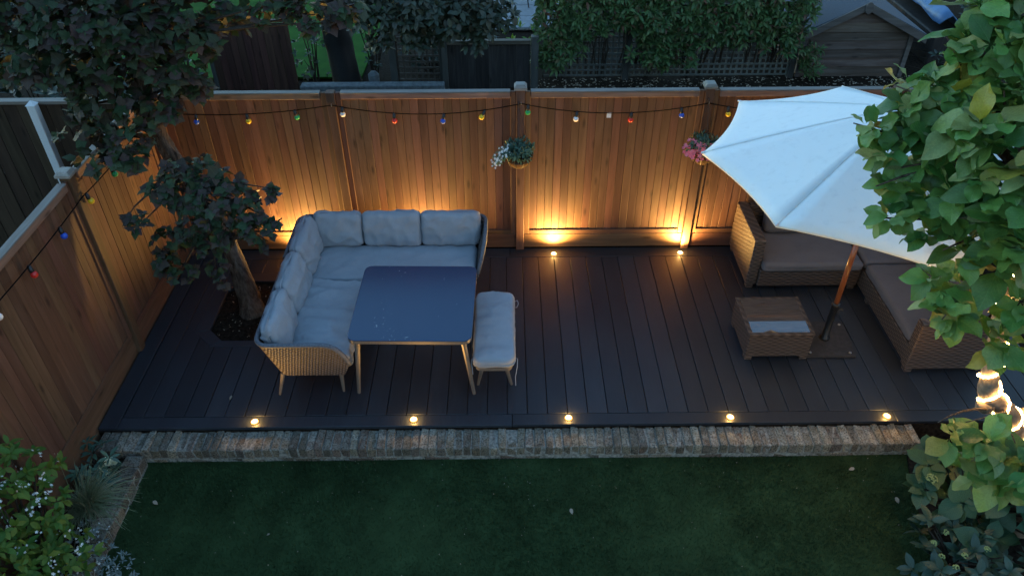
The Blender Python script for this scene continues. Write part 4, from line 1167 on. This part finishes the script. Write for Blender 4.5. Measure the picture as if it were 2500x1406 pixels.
# ================================================================== TREES AND PLANTS
def branches(parent, paths, mat, name='branch', n=7):
    for pts_, r in paths: MB().tube(pts_, r, n).build(name, mat, parent, smooth=True)
def nearest_twigs(parent, trunk_pts, clumps, mat, r0=.016, name='branch', per=1):
    """one bent limb from the trunk line to each clump of leaves"""
    T = [Vector(p) for p in trunk_pts]
    for c in clumps:
        C_ = Vector(c[:3]); best = min(T, key=lambda p: (p-C_).length+max(0, p.z-C_.z)*1.5)
        mid = best.lerp(C_, .5)+Vector((random.uniform(-.08, .08), random.uniform(-.08, .08), random.uniform(-.02, .12)))
        pts_ = [(best*(1-t)+mid*t)*(1-t)+(mid*(1-t)+C_*t)*t for t in (0, .2, .4, .6, .8, 1)]
        MB().tube(pts_, [r0*(1-.75*i/5) for i in range(6)], 6).build(name, mat, parent, smooth=True)
def rough_tube(path, rad, n=16, amp=.02, sub=5, sc=7):
    mb = MB(); P = [Vector(p) for p in path]; pp = []; rr = []
    for i in range(len(P)-1):
        for k in range(sub):
            t = k/sub; a = P[max(i-1, 0)]; b, c = P[i], P[i+1]; d = P[min(i+2, len(P)-1)]
            pp.append(.5*((2*b)+(c-a)*t+(2*a-5*b+4*c-d)*t*t+(3*b-a-3*c+d)*t**3)); rr.append(rad[i]*(1-t)+rad[i+1]*t)
    pp.append(P[-1]); rr.append(rad[-1])
    mb.tube(pp, rr, n)
    out = []
    for q in range(len(pp)):
        for k in range(n):
            v = Vector(mb.v[q*n+k]); d = (v-pp[q]); a = 2*PI*k/n
            f = noise.fractal(Vector((math.cos(a)*1.6, math.sin(a)*1.6, q*.35+sc)), 1, 2, 4)+.6*noise.noise(Vector((math.cos(a)*4, math.sin(a)*4, q*.25)))
            out.append(pp[q]+d*(1+amp/rr[q]*f))
    mb.v = [tuple(v) for v in out]
    return mb

MAPLE_UP = [(-2.6,1.39,3.08,0.26),(-2.22,1.25,3.06,0.27),(-1.88,1.14,3.1,0.28),(-1.63,1.22,3.04,0.28),(-1.39,1.36,3.05,0.29),(-1.17,1.38,2.91,0.24),(-0.97,1.58,3.0,0.2),(-2.6,1.27,2.76,0.23),(-2.31,1.25,2.74,0.26),(-2.02,1.22,2.71,0.26),(-1.71,1.34,2.7,0.28),(-1.46,1.39,2.6,0.25),(-1.33,1.42,2.48,0.15),(-2.03,1.25,2.42,0.22),(-1.78,1.32,2.35,0.2),(-1.57,1.34,2.38,0.17),(-2.19,1.19,2.19,0.15),(-1.95,1.15,2.14,0.17),(-1.75,1.19,2.19,0.12),(-2.09,1.04,2.01,0.14),(-1.88,1.06,2.03,0.14),(-2.29,1.07,2.03,0.07),(-2.33,1.19,2.34,0.06),(-2.37,1.08,2.21,0.05),(-0.62,1.42,3.13,0.14),(-0.43,1.4,3.11,0.14),(-0.21,1.38,3.08,0.16),(0.02,1.39,3.11,0.16),(-0.02,1.33,3.03,0.08)]
MAPLE_TOP = [(-2.5,1.5,3.5,.4),(-1.9,1.6,3.55,.45),(-1.3,1.7,3.5,.4),(-.7,1.6,3.45,.3),(-2.2,2.1,3.3,.4),(-1.5,2.2,3.3,.45),(-2.0,2.0,2.9,.35),(-1.5,2.0,2.85,.35),(-.2,1.6,3.4,.25),(-3.0,1.6,3.2,.35)]
MAPLE_LOW = [(-1.52,1.07,1.89,0.17),(-1.35,1.06,1.87,0.19),(-1.12,1.01,1.82,0.16),(-1.58,0.87,1.79,0.15),(-1.77,0.71,1.59,0.11),(-1.89,0.74,1.63,0.05),(-1.42,0.93,1.71,0.21),(-1.14,0.88,1.66,0.24),(-0.93,0.86,1.63,0.19),(-0.78,0.84,1.76,0.1),(-0.71,0.88,1.82,0.05),(-0.83,0.75,1.49,0.16),(-1.11,0.84,1.44,0.18),(-1.39,0.84,1.44,0.19),(-1.65,0.86,1.3,0.18),(-1.74,0.75,1.16,0.12),(-1.58,0.7,1.1,0.14),(-1.32,0.73,1.3,0.12),(-1.24,0.64,1.19,0.08),(-1.17,0.57,1.11,0.06),(-1.01,0.77,1.36,0.12),(-0.75,0.69,1.41,0.08),(-0.71,0.79,1.55,0.05)]
mt_ = thing('plum_leaved_tree', 'leaning dark leaved tree with rough trunk growing through the deck planter', 'tree', (-1.4, 1.52, -.04))
TP = [(-1.40, 1.50, -.08), (-1.43, 1.55, .1), (-1.50, 1.66, .52), (-1.60, 1.68, 1.0), (-1.72, 1.6, 1.5), (-1.79, 1.52, 1.95), (-1.78, 1.46, 2.35), (-1.72, 1.5, 2.8), (-1.65, 1.6, 3.3)]
tk = rough_tube(TP, [.16, .105, .088, .08, .076, .072, .068, .05, .03], 22, .03).build('trunk', M['bark'], mt_, smooth=True)
nearest_twigs(mt_, [TP[3], TP[4], (-1.66, 1.64, 1.25)], MAPLE_LOW, M['twig'], .017)
nearest_twigs(mt_, TP[5:], MAPLE_UP[::2]+MAPLE_TOP[::2], M['twig'], .02)
lv = []
for c in MAPLE_UP+MAPLE_LOW+MAPLE_TOP:
    r = c[3]; low = c in MAPLE_LOW
    nr = max(3, int(r*r*(560 if low else 520)))
    for i in range(nr):
        p = in_ball(c, r, .8); ax = (p-Vector(c[:3]))*1.5/r+Vector((0, -.25, .7))
        rosette(lv, p, ax, random.randint(4, 6), random.uniform(.07, .11) if not low else random.uniform(.055, .09), (40, 100), random.uniform(.4, .9), .35)
foliage(mt_, lv, L_MAP, M['maple'], 300)

MAG = [(3.86,-0.57,3.73,0.18),(3.69,-0.58,3.71,0.15),(3.6,-0.65,3.63,0.1),(3.9,-0.78,3.63,0.17),(3.73,-0.79,3.62,0.16),(3.62,-0.73,3.53,0.11),(3.37,-0.71,3.39,0.07),(3.3,-0.79,3.3,0.1),(3.15,-0.84,3.23,0.05),(3.28,-0.88,3.18,0.07),(3.51,-0.74,3.35,0.13),(3.66,-0.84,3.39,0.16),(3.77,-1.02,3.49,0.16),(3.41,-0.87,3.2,0.12),(3.55,-0.97,3.22,0.16),(3.64,-1.16,3.32,0.17),(3.76,-1.26,3.35,0.14),(3.26,-0.96,3.08,0.07),(3.41,-0.99,3.04,0.13),(3.57,-1.11,3.06,0.16),(3.66,-1.3,3.14,0.17),(3.76,-1.41,3.16,0.14),(3.27,-1.05,2.96,0.06),(3.45,-1.1,2.9,0.12),(3.67,-1.16,2.83,0.14),(3.72,-1.44,2.96,0.16),(3.25,-1.16,2.83,0.06),(3.44,-1.2,2.78,0.07),(3.63,-1.27,2.69,0.11),(3.76,-1.39,2.7,0.14),(3.82,-1.55,2.82,0.12),(3.57,-1.3,2.49,0.07),(3.73,-1.33,2.46,0.1),(3.87,-1.44,2.48,0.11),(4.02,-1.45,2.47,0.1),(3.56,-1.39,2.39,0.06),(3.68,-1.43,2.33,0.07),(3.84,-1.52,2.23,0.09),(4.18,-1.45,2.16,0.09),(3.88,-1.52,1.58,0.1),(4.05,-1.52,1.58,0.12),(4.0,-1.61,1.47,0.11),(4.2,-1.63,1.45,0.12),(4.28,-1.67,1.56,0.11),(4.25,-1.55,1.54,0.1)]
MAG_OUT = [(4.3,-.6,3.5,.35),(4.4,-1.1,3.2,.35),(4.7,-.8,2.8,.4),(4.5,-1.5,2.8,.3),(5.0,-1.2,2.5,.35),(4.2,-.3,3.9,.3),(4.9,-.4,3.2,.4),(5.1,-1.0,3.0,.4),(5.5,-.2,3.6,.6),(5.8,-1.0,3.3,.6),(5.4,-1.6,2.9,.5),(6.2,-.4,3.2,.6),(5.9,.4,3.4,.5),(5.0,-1.4,3.6,.5),(6.1,-1.6,2.6,.5)]  # unseen crown outside the frame, extended to shade the deck and lawn
mg = thing('broad_leaved_tree', 'nearby tree with large bright green leaves and a light wrapped trunk', 'tree', (5.3, -1.1, -.18))
TM = [(5.32, -1.1, -.25), (5.2, -1.1, .2), (5.0, -1.12, .6), (4.76, -1.2, 1.05), (4.56, -1.21, 1.33), (4.40, -1.2, 1.46), (4.35, -1.18, 1.62), (4.32, -1.15, 1.81), (4.27, -1.12, 2.09), (4.23, -1.08, 2.35), (4.12, -1.05, 2.7), (4.0, -1.0, 3.05)]
rough_tube(TM, [.1, .09, .08, .07, .064, .062, .056, .053, .048, .042, .034, .02], 14, .006).build('trunk', M['bark_pale'], mg, smooth=True)
MB().tube([(4.44, -1.205, 1.43), (4.375, -1.225, 1.39), (4.35, -1.235, 1.365)], [.05, .058, .03], 12).build('cut_knob', M['bark_pale'], mg, smooth=True)
MB().tube([(4.66, -1.2, 1.2), (4.85, -1.18, 1.42), (5.1, -1.1, 1.7), (5.3, -1.0, 2.2)], [.05, .042, .034, .02], 10).build('branch', M['bark_pale'], mg, smooth=True)
nearest_twigs(mg, TM[8:], [c for i, c in enumerate(MAG[:39]) if i % 2 == 0]+MAG_OUT, M['bark'], .016)
nearest_twigs(mg, [TM[4], TM[3]], MAG[39:], M['bark'], .012)
lv = []
for c in MAG:
    c = (c[0]+.10, c[1]-(.10 if c[2] < 1.7 else 0), c[2]-(.10 if c[2] < 1.7 else 0), c[3]); r = c[3]; n_ = max(2, int(round((r/.075)**2*1.0)))
    for i in range(n_):
        p = in_ball(c, r*.75); toc = (CAM-p).normalized()
        ax = Vector((random.uniform(-.9, .3), random.uniform(-.8, .3), random.uniform(.3, 1)))
        rosette(lv, p, ax, random.randint(4, 7), random.uniform(.14, .21) if r > .07 else .145, (30, 105), random.uniform(.3, .9), .35)
for c in MAG_OUT:
    for i in range(int(150*c[3]**2)+8):
        rosette(lv, in_ball(c, c[3]), rand_dir()+Vector((0, 0, .8)), 5, .16, (40, 95), .8, .25)
foliage(mg, lv, L_MAG, M['magnolia'], 300)
# string of tiny lights wound round that trunk
sg = thing('string_lights', 'glowing warm string lights wound round the trunk of the big leaved tree', 'string lights', (4.4, -1.2, 1.4))
def helix(path, rad, turns, n=150, a0=0):
    P = [Vector(p) for p in path]; L_ = [0]
    for a, b in zip(P[:-1], P[1:]): L_.append(L_[-1]+(b-a).length)
    out = []
    for i in range(n+1):
        s = L_[-1]*i/n; k = min(max(j for j in range(len(L_)) if L_[j] <= s+1e-9), len(P)-2)
        t = (s-L_[k])/max(1e-9, L_[k+1]-L_[k]); c = P[k].lerp(P[k+1], t); d = (P[k+1]-P[k]).normalized()
        u = d.cross(Vector((0, 1, .2))).normalized(); w = d.cross(u); a = a0+2*PI*turns*i/n
        r = rad[k]*(1-t)+rad[k+1]*t+.009
        out.append(c+(u*math.cos(a)+w*math.sin(a))*r)
    return out
hp = helix(TM[3:11], [.07, .064, .062, .056, .053, .048, .042, .034], 10, 700)
hp = [p+rand_dir()*.004 for p in hp]
MB().tube(hp, .006, 5).build('lit_cord', M['string'], sg, smooth=True)
hp2 = helix([(4.66, -1.2, 1.2), (4.85, -1.18, 1.42), (5.1, -1.1, 1.7), (5.3, -1.0, 2.2)], [.055, .047, .04, .03], 6, 200)
MB().tube(hp2, .0045, 5).build('lit_cord', M['string'], sg, smooth=True)

# hedge on the trellis
hg = thing('hedge', 'dense dark green leafy hedge growing over the lattice trellis by the shed', 'hedge', (3.7, 6.6, GZ))
def hedge_low(x):
    b = .95
    for xa, xb, z in ((1.7, 2.2, .42), (2.2, 2.42, .55), (2.42, 3.1, .9), (3.1, 3.3, .62), (3.3, 4.1, .42), (4.1, 5.3, .72), (5.3, 5.7, .6)):
        if xa <= x < xb: b = z
    return b+.19+.14*noise.noise(Vector((x*5, 0, 0)))
lv = []
n_ = 0
while n_ < 900:
    x = random.uniform(1.72, 5.75); z = random.uniform(.35, 1.95)
    zz = hedge_low(x)
    if z < zz: continue
    top = 1.75+.12*noise.noise(Vector((x*2, 3, 0)))
    if z > top: continue
    dep = .28*noise.noise(Vector((x*2.2, z*2.6, 5)))
    y = 6.33-dep*.6+random.uniform(-.1, .14)+.18*max(0, (z-1.3))*0
    ax = Vector((random.uniform(-.6, .6), -.9, random.uniform(.1, 1.1)))
    rosette(lv, (x, y, z), ax, random.randint(6, 9), .125, (25, 75), .6, .1); n_ += 1
for i in range(420):                              # top of the hedge
    x = random.uniform(1.72, 5.7); y = random.uniform(6.35, 7.2); z = 1.68+.12*noise.noise(Vector((x*2, 3, 0)))+random.uniform(-.12, .08)
    rosette(lv, (x, y, z), Vector((random.uniform(-.5, .5), random.uniform(-.6, .3), 1)), 7, .125, (25, 75), .6, .1)
for i in range(26):                               # sprays beside the shed
    p = in_ball((5.85, 6.45, .62), .2, 1.2); rosette(lv, p, (.3, -.8, .7), 7, .11, (25, 75), .6, .1)
foliage(hg, lv, L_LAN, M['hedge'], 300)
mb = MB()
for i in range(60):
    x = random.uniform(1.8, 5.6); mb.tube([(x, 6.66, .25), (x+random.uniform(-.1, .1), 6.5, .8), (x+random.uniform(-.2, .2), 6.45, 1.5)], [.012, .009, .004], 5)
mb.build('stems', M['twig'], hg, kind='stuff')
for p, lb in (((3.95, 6.5, 1.72), 'highest yellow flower poking out above the dark hedge'), ((4.06, 6.48, 1.69), 'yellow flower at the right of the cluster above the dark hedge'), ((3.9, 6.46, 1.64), 'lowest yellow flower of the cluster above the dark hedge')):
    t = thing('yellow_flower', lb, 'flower', p, 'yellow flowers above the hedge')
    flower(t, 'yellow', Vector(p)+Vector((0, -.06, .04)), .06, (0, -.7, .7), 'petals')

# tree beyond the back fence
TREEB = [(-0.5,4.82,1.94,0.25),(-0.2,4.75,1.86,0.28),(0.1,4.78,1.9,0.3),(0.4,4.71,1.82,0.28),(0.65,4.77,1.9,0.3),(0.95,4.74,1.86,0.28),(1.21,4.8,1.93,0.2),(0.9,4.6,1.68,0.15),(0.15,4.61,1.68,0.16),(-0.26,4.61,1.68,0.14),(-0.4,4.91,2.06,0.3),(0.3,4.9,2.05,0.35),(0.85,4.9,2.05,0.35),(-.8,5.2,2.3,.35),(0,5.3,2.4,.4),(.8,5.2,2.35,.35),(-1.3,5.9,2.4,.4),(-.6,5.8,2.5,.4)]
tb2 = thing('overhanging_tree', 'tree beyond the back fence with dark trunk and overhanging olive green crown', 'tree', (-1.2, 6.5, .3))
TB = [(-1.15, 6.5, .2), (-1.2, 6.5, .8), (-1.22, 6.45, 1.3), (-1.1, 6.3, 1.8), (-.8, 6.0, 2.2)]
rough_tube(TB, [.22, .2, .19, .17, .12], 14, .03).build('trunk', M['cast'], tb2, smooth=True)
nearest_twigs(tb2, [TB[3], TB[4]], TREEB[::2], M['twig'], .035)
lv = []
for c in TREEB:
    for i in range(int(c[3]**2*520)+6):
        p = in_ball(c, c[3], .8); rosette(lv, p, (p-Vector(c[:3]))/c[3]+Vector((0, -.4, .7)), random.randint(4, 6), .12, (35, 85), .7, .25)
foliage(tb2, lv, L_OVA, M['treeb'], 300)

# undergrowth and small plants beyond the fence
def shrub(name, label, cat, loc, balls, meshes, mat, size, dens, nparts=60, spread=(30, 85), axis=(0, -.2, .8), droop=.1, stems=True, group=None, nleaf=(4, 6)):
    t = thing(name, label, cat, loc, group); lv = []
    for c in balls:
        for i in range(max(2, int(dens*c[3]**2/size**2))):
            p = in_ball(c, c[3], c[4] if len(c) > 4 else .8)
            rosette(lv, p, (p-Vector(c[:3]))/c[3]+Vector(axis), random.randint(*nleaf), size, spread, .7, droop)
    foliage(t, lv, meshes, mat, nparts)
    if stems:
        mb = MB(); b0 = Vector(loc)
        for c in balls:
            for k in range(3):
                e = in_ball(c, c[3]*.6); mb.tube([b0+Vector((random.uniform(-.05, .05), random.uniform(-.05, .05), -.02)), b0.lerp(e, .5)+Vector((0, 0, .05)), e], [.012, .009, .004], 5)
        mb.build('stems', M['twig'], t, kind='stuff')
    return t
shrub('thin_shrub', 'thin leafy shrub against bright grass between brown panel and dark trunk', 'shrub', (-1.6, 6.45, .3), [(-1.65, 6.4, .75, .28, 1.5), (-1.5, 6.45, 1.05, .22, 1.2), (-1.7, 6.5, 1.25, .2)], L_OVA, M['treeb'], .08, 1.5, 120)
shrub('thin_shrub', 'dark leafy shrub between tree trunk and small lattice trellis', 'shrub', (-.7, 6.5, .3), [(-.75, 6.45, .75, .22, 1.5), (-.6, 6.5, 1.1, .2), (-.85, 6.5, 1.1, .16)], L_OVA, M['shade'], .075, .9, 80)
shrub('thin_shrub', 'dark leafy shrub squeezed left of the tall reddish brown panel', 'shrub', (-3.4, 6.1, .3), [(-3.35, 6.0, .75, .25, 1.4), (-3.5, 6.0, 1.1, .28), (-3.3, 6.05, 1.25, .18)], L_OVA, M['treeb'], .09, 1.1, 60)
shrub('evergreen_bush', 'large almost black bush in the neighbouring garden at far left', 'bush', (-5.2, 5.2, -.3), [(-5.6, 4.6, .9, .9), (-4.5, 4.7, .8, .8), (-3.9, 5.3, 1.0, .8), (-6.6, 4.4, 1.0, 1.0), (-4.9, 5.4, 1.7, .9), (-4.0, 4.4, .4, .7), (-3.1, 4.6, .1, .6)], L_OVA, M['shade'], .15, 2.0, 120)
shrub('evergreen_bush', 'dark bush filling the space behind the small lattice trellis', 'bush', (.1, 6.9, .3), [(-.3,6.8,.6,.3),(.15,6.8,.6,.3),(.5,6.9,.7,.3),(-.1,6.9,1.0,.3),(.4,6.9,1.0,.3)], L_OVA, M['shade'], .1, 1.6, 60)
shrub('lime_plant', 'bright lime green feathery plant behind the black fence panel', 'plant', (1.55, 7.6, .35), [(1.5, 7.4, .62, .26), (1.25, 7.5, .58, .22), (1.75, 7.5, .6, .2)], L_LAN, M['lime'], .13, 1.6, 120, (5, 45), (0, -.1, 1.2), 0, False)
shrub('silver_plant', 'silvery grey foliage plant left of the lime green plant', 'plant', (.95, 7.5, .35), [(.85, 7.4, .7, .3), (1.1, 7.7, .85, .26), (.6, 7.5, .6, .22)], L_LAN, M['silver'], .07, .9, 80, (10, 70), (0, -.1, 1), 0, False)
shrub('spiky_grass', 'spiky green grass clump at the left end of the hedge', 'grass', (2.0, 8.9, .35), [(2.0, 8.7, .95, .3), (2.3, 8.8, .9, .28)], [L_LAN[0]], M['lime'], .35, 3.2, 60, (5, 50), (0, 0, 1.2), 0, False)
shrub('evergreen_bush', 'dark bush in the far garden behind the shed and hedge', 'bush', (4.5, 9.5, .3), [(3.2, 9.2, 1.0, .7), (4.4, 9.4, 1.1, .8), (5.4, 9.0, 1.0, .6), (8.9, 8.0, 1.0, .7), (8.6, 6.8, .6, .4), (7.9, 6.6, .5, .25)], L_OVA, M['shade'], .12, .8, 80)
# metal garden chair on the far paving
ch = thing('garden_chair', 'thin black metal garden chair with red seat on the far paving', 'chair', (1.45, 9.9, GZ+.075))
x, y, z = 1.45, 9.9, GZ+.075
mb = MB(); mb.box(x-.22, x+.22, y-.22, y+.22, z+.43, z+.47, .012); mb.build('seat', plain('red_seat', (.3, .05, .04), .7), ch)
for sx in (-1, 1):
    for sy in (-1, 1): MB().tube([(x+sx*.2, y+sy*.2, z+.429), (x+sx*.26, y+sy*.26, z)], .012, 6).build('leg', M['cast'], ch)
for sx in (-1, 1): MB().tube([(x+sx*.2, y+.215, z+.45), (x+sx*.2, y+.3, z+.95)], .011, 6).build('back_post', M['cast'], ch)
MB().tube([(x-.2, y+.3, z+.93), (x+.2, y+.3, z+.93)], .011, 6).build('back_rail', M['cast'], ch)
MB().tube([(x-.235, y-.235, z+.2), (x+.235, y-.235, z+.2)], .008, 6).build('stretcher', M['cast'], ch)

# flower bed at lower left
ja = shrub('jasmine_shrub', 'climbing shrub with starry white flowers against the left side fence', 'shrub', (-2.22, -1.5, -.14),
  [(-2.2,-1.0,.55,.13),(-2.15,-1.12,.72,.16),(-2.2,-1.2,.95,.16),(-2.1,-1.25,.45,.18),(-2.05,-1.3,.2,.17),(-2.05,-1.4,.62,.2),(-2.1,-1.55,.85,.2),(-2.0,-1.6,.45,.22),(-1.95,-1.5,.15,.2),(-2.0,-1.75,.3,.25),(-2.05,-1.9,.7,.25),(-2.2,-1.4,.3,.15),(-2.1,-2.2,.5,.3)], L_OVA, M['jasmine'], .08, 2.6, 300, (35, 85), (.5, -.1, .7), .15)
jb = [(-2.15,-1.1,.66,.17),(-2.1,-1.25,.45,.18),(-2.05,-1.42,.62,.2),(-2.1,-1.55,.85,.2),(-1.98,-1.6,.42,.22),(-1.95,-1.45,.18,.2),(-2.0,-1.75,.3,.22)]
for i in range(30):
    c = random.choice(jb); d = Vector((random.uniform(-.2, .9), random.uniform(-.5, .6), random.uniform(.2, 1))).normalized(); p0 = Vector(c[:3])+d*c[3]*random.uniform(.85, 1.1)
    for k in range(random.randint(3, 7)):
        flower(ja, 'white', p0+rand_dir()*random.uniform(.015, .05), random.uniform(.009, .0125), d+rand_dir()*.5)
rh = shrub('palmate_shrub', 'low blue green shrub with fingered leaves in the bed corner by the deck', 'shrub', (-2.2, -.5, -.14),
  [(-2.22,-.42,.02,.13),(-2.12,-.5,.08,.14),(-2.24,-.6,.06,.14),(-2.18,-.7,.0,.13),(-2.08,-.62,-.02,.1)], L_LAN, M['rhodo'], .095, 1.5, 200, (50, 90), (.2, -.2, .8), .1, True, None, (6, 8))
cf = thing('cream_flowers', 'clump of creamy white flowers beside the short brick edging', 'flower', (-2.09, -.52, -.14))
lv = []
for i in range(26): rosette(lv, (-2.09+random.uniform(-.07, .07), -.54+random.uniform(-.1, .09), -.1), (0, 0, 1), 4, .05, (30, 80))
foliage(cf, lv, L_OVA, M['rhodo'], 40)
for i in range(26): flower(cf, 'cream', (-2.09+random.uniform(-.065, .06), -.55+random.uniform(-.1, .09), -.0+random.uniform(-.03, .03)), random.uniform(.02, .03), rand_dir()*.5+Vector((0, -.2, 1)))
# fountain grass: arching blades
gr = thing('fountain_grass', 'arching clump of thin olive ornamental grass spilling over the brick edging', 'grass', (-2.12, -.86, -.14))
P, F_, UV, lv_ = [], [], [], []
VV, LS, LI, UU, RR = [], [], [], [], []
nv = 0
for i in range(760):
    a = random.uniform(0, 2*PI); ln_ = random.uniform(.3, .62); w = random.uniform(.0032, .0058); out_ = random.uniform(.25, 1.0)
    if math.cos(a) < -.3: ln_ *= .55
    dx, dy = math.cos(a), math.sin(a); b0 = Vector((-2.14+random.gauss(0, .03), -.86+random.gauss(0, .03), -.14)); N_ = 6; r_ = random.random()
    for k in range(N_+1):
        t = k/N_; h = max(-.07, ln_*(t*(1.05-.3*out_)-(.80*out_)*t*t)); rr_ = ln_*out_*(.5*t+.4*t*t)*(1 if k < 5 else 1-.03*(k-4)); b1 = .05*math.sin(i*1.7)*t*t
        c = b0+Vector((dx*rr_-dy*b1, dy*rr_+dx*b1, h)); ww = w*(1-.85*t)
        VV += [c+Vector((-dy, dx, .3))*ww, c-Vector((-dy, dx, .3))*ww]; UU += [(-.3, t), (.3, t)]
    for k in range(N_):
        q = nv+k*2; LI += [q, q+1, q+3, q+2]; LS.append(4); RR.append(r_)
    nv += 2*(N_+1)
o_ = ORG[gr.name]
me = rawmesh('blades', np.array([tuple(v-o_) for v in VV]), np.array(LI), np.array(LS), M['grassblade'])
u = me.uv_layers.new(name='uv'); u.data.foreach_set('uv', np.array([UU[i] for i in LI]).ravel())
q = me.attributes.new('rnd', 'FLOAT', 'FACE'); q.data.foreach_set('value', np.array(RR))
link('blades', me, gr, kind='stuff')
sv = shrub('silver_ground_cover', 'low silvery ground cover dotted with white flowers beside the lawn corner', 'plant', (-1.95, -1.25, -.14),
  [(-2.05,-1.08,-.08,.1,.6),(-1.95,-1.2,-.07,.13,.6),(-1.85,-1.32,-.1,.12,.6),(-1.75,-1.45,-.14,.13,.5),(-1.7,-1.35,-.16,.1,.5),(-1.62,-1.5,-.17,.12,.4),(-1.95,-1.45,-.06,.14,.6),(-1.8,-1.6,-.14,.14,.5),(-2.05,-1.3,-.06,.1,.6)], L_LAN, M['silver'], .04, 1.6, 120, (20, 80), (0, -.1, .8), 0, False)
for i in range(70):
    c = random.choice([(-1.98,-1.12),(-1.95,-1.2),(-1.85,-1.32),(-1.75,-1.45),(-1.9,-1.45),(-1.8,-1.55)])
    flower(sv, 'white', (c[0]+random.gauss(0, .07), c[1]+random.gauss(0, .07), -.02+random.uniform(-.05, .03)-(.06 if c[0] > -1.82 else 0)), random.uniform(.008, .014), rand_dir()*.5+Vector((0, -.2, 1)))
# plants at lower right
hy = shrub('hydrangea', 'hydrangea with broad matt green leaves below the light wrapped trunk', 'shrub', (4.95, -.95, -.17),
  [(4.62,-.82,.28,.14),(4.72,-1.0,.3,.18),(4.95,-.9,.35,.22),(4.55,-1.0,.16,.12),(4.85,-1.2,.28,.2),(5.15,-1.05,.4,.25),(4.75,-.7,.2,.12),(5.1,-1.35,.3,.22),(4.9,-.65,.25,.15),(5.3,-.8,.4,.25),(5.0,-1.25,.55,.18),(5.2,-1.2,.65,.2),(4.75,-1.15,.12,.18),(4.95,-1.15,.12,.2),(4.8,-1.3,.1,.16),(5.2,-1.25,.1,.25),(5.05,-1.35,.4,.2),(5.2,-1.4,.25,.2),(4.9,-1.3,.7,.15)], L_HYD, M['hydra'], .175, 2.0, 200, (50, 92), (-.1, -.2, .9), .2)
for p in ((4.6, -.78, .42), (4.72, -.86, .46), (4.52, -.98, .30), (4.78, -1.02, .47), (4.95, -.85, .52), (4.66, -.68, .36), (5.05, -1.15, .52)):
    b = MB()
    for k in range(46):
        d = rand_dir(); d.z = abs(d.z)*.8; q = Vector(p)+d*.042
        b.box(q.x-.005, q.x+.005, q.y-.005, q.y+.005, q.z-.005, q.z+.005, .0015)
    b.build('flower_head', M['budgreen'], hy)
sk = shrub('evergreen_shrub', 'low glossy dark evergreen shrub with pale buds at the lawn corner', 'shrub', (4.6, -1.45, -.17),
  [(4.42,-1.3,.03,.12),(4.52,-1.28,.1,.13),(4.66,-1.35,.1,.14),(4.38,-1.48,-.02,.13),(4.5,-1.55,.05,.15),(4.65,-1.6,.05,.15),(4.82,-1.5,.08,.16),(4.95,-1.6,.05,.16),(4.45,-1.75,0,.15),(4.7,-1.85,0,.2)], L_OVA, M['skim'], .115, 2.6, 260, (40, 85), (-.1, -.2, .9), .1, True, None, (5, 7))
for p in ((4.5, -1.36, .17), (4.42, -1.52, .11), (4.4, -1.42, .13), (4.55, -1.55, .17), (4.47, -1.62, .13), (4.72, -1.52, .2)):
    b = MB()
    for k in range(26):
        d = rand_dir(); d.z = abs(d.z)*1.1; q = Vector(p)+d*.02
        b.box(q.x-.004, q.x+.004, q.y-.004, q.y+.004, q.z-.004, q.z+.004, .001)
    b.build('bud', M['lime'] if False else M['budgreen'], sk)

# fallen leaves
for (x, y, z), s, lb in (((-1.679, -.751, LAWN+.02), .05, 'pale curled fallen leaf on the lawn near the fountain grass'), ((1.773, -.865, LAWN+.02), .05, 'dry fallen leaf on the lawn in the middle of the picture'), ((4.241, -.489, LAWN+.02), .05, 'dry fallen leaf on the lawn near the right end of the brick wall'),
                         ((4.475, -.786, LAWN+.02), .055, 'dry fallen leaf on the lawn beside the hydrangea'), ((-.636, -1.073, LAWN+.02), .03, 'tiny dark fallen leaf on the lawn in front of the sofa'), ((-1.258, .246, .004), .045, 'small pale leaf lying on the deck left of the pale sofa')):
    me = L_OVA[1].copy(); me.name = 'fallen_leaf'; me.materials.clear(); me.materials.append(M['dryleaf'])
    o = link('fallen_leaf', me); o.location = (x, y, z+.006); o.rotation_euler = (random.uniform(-.2, .2), random.uniform(-.3, .3), random.uniform(0, 6)); o.scale = (s*1.2, s, s)
    tag(o, lb, 'leaf', 'fallen leaves')
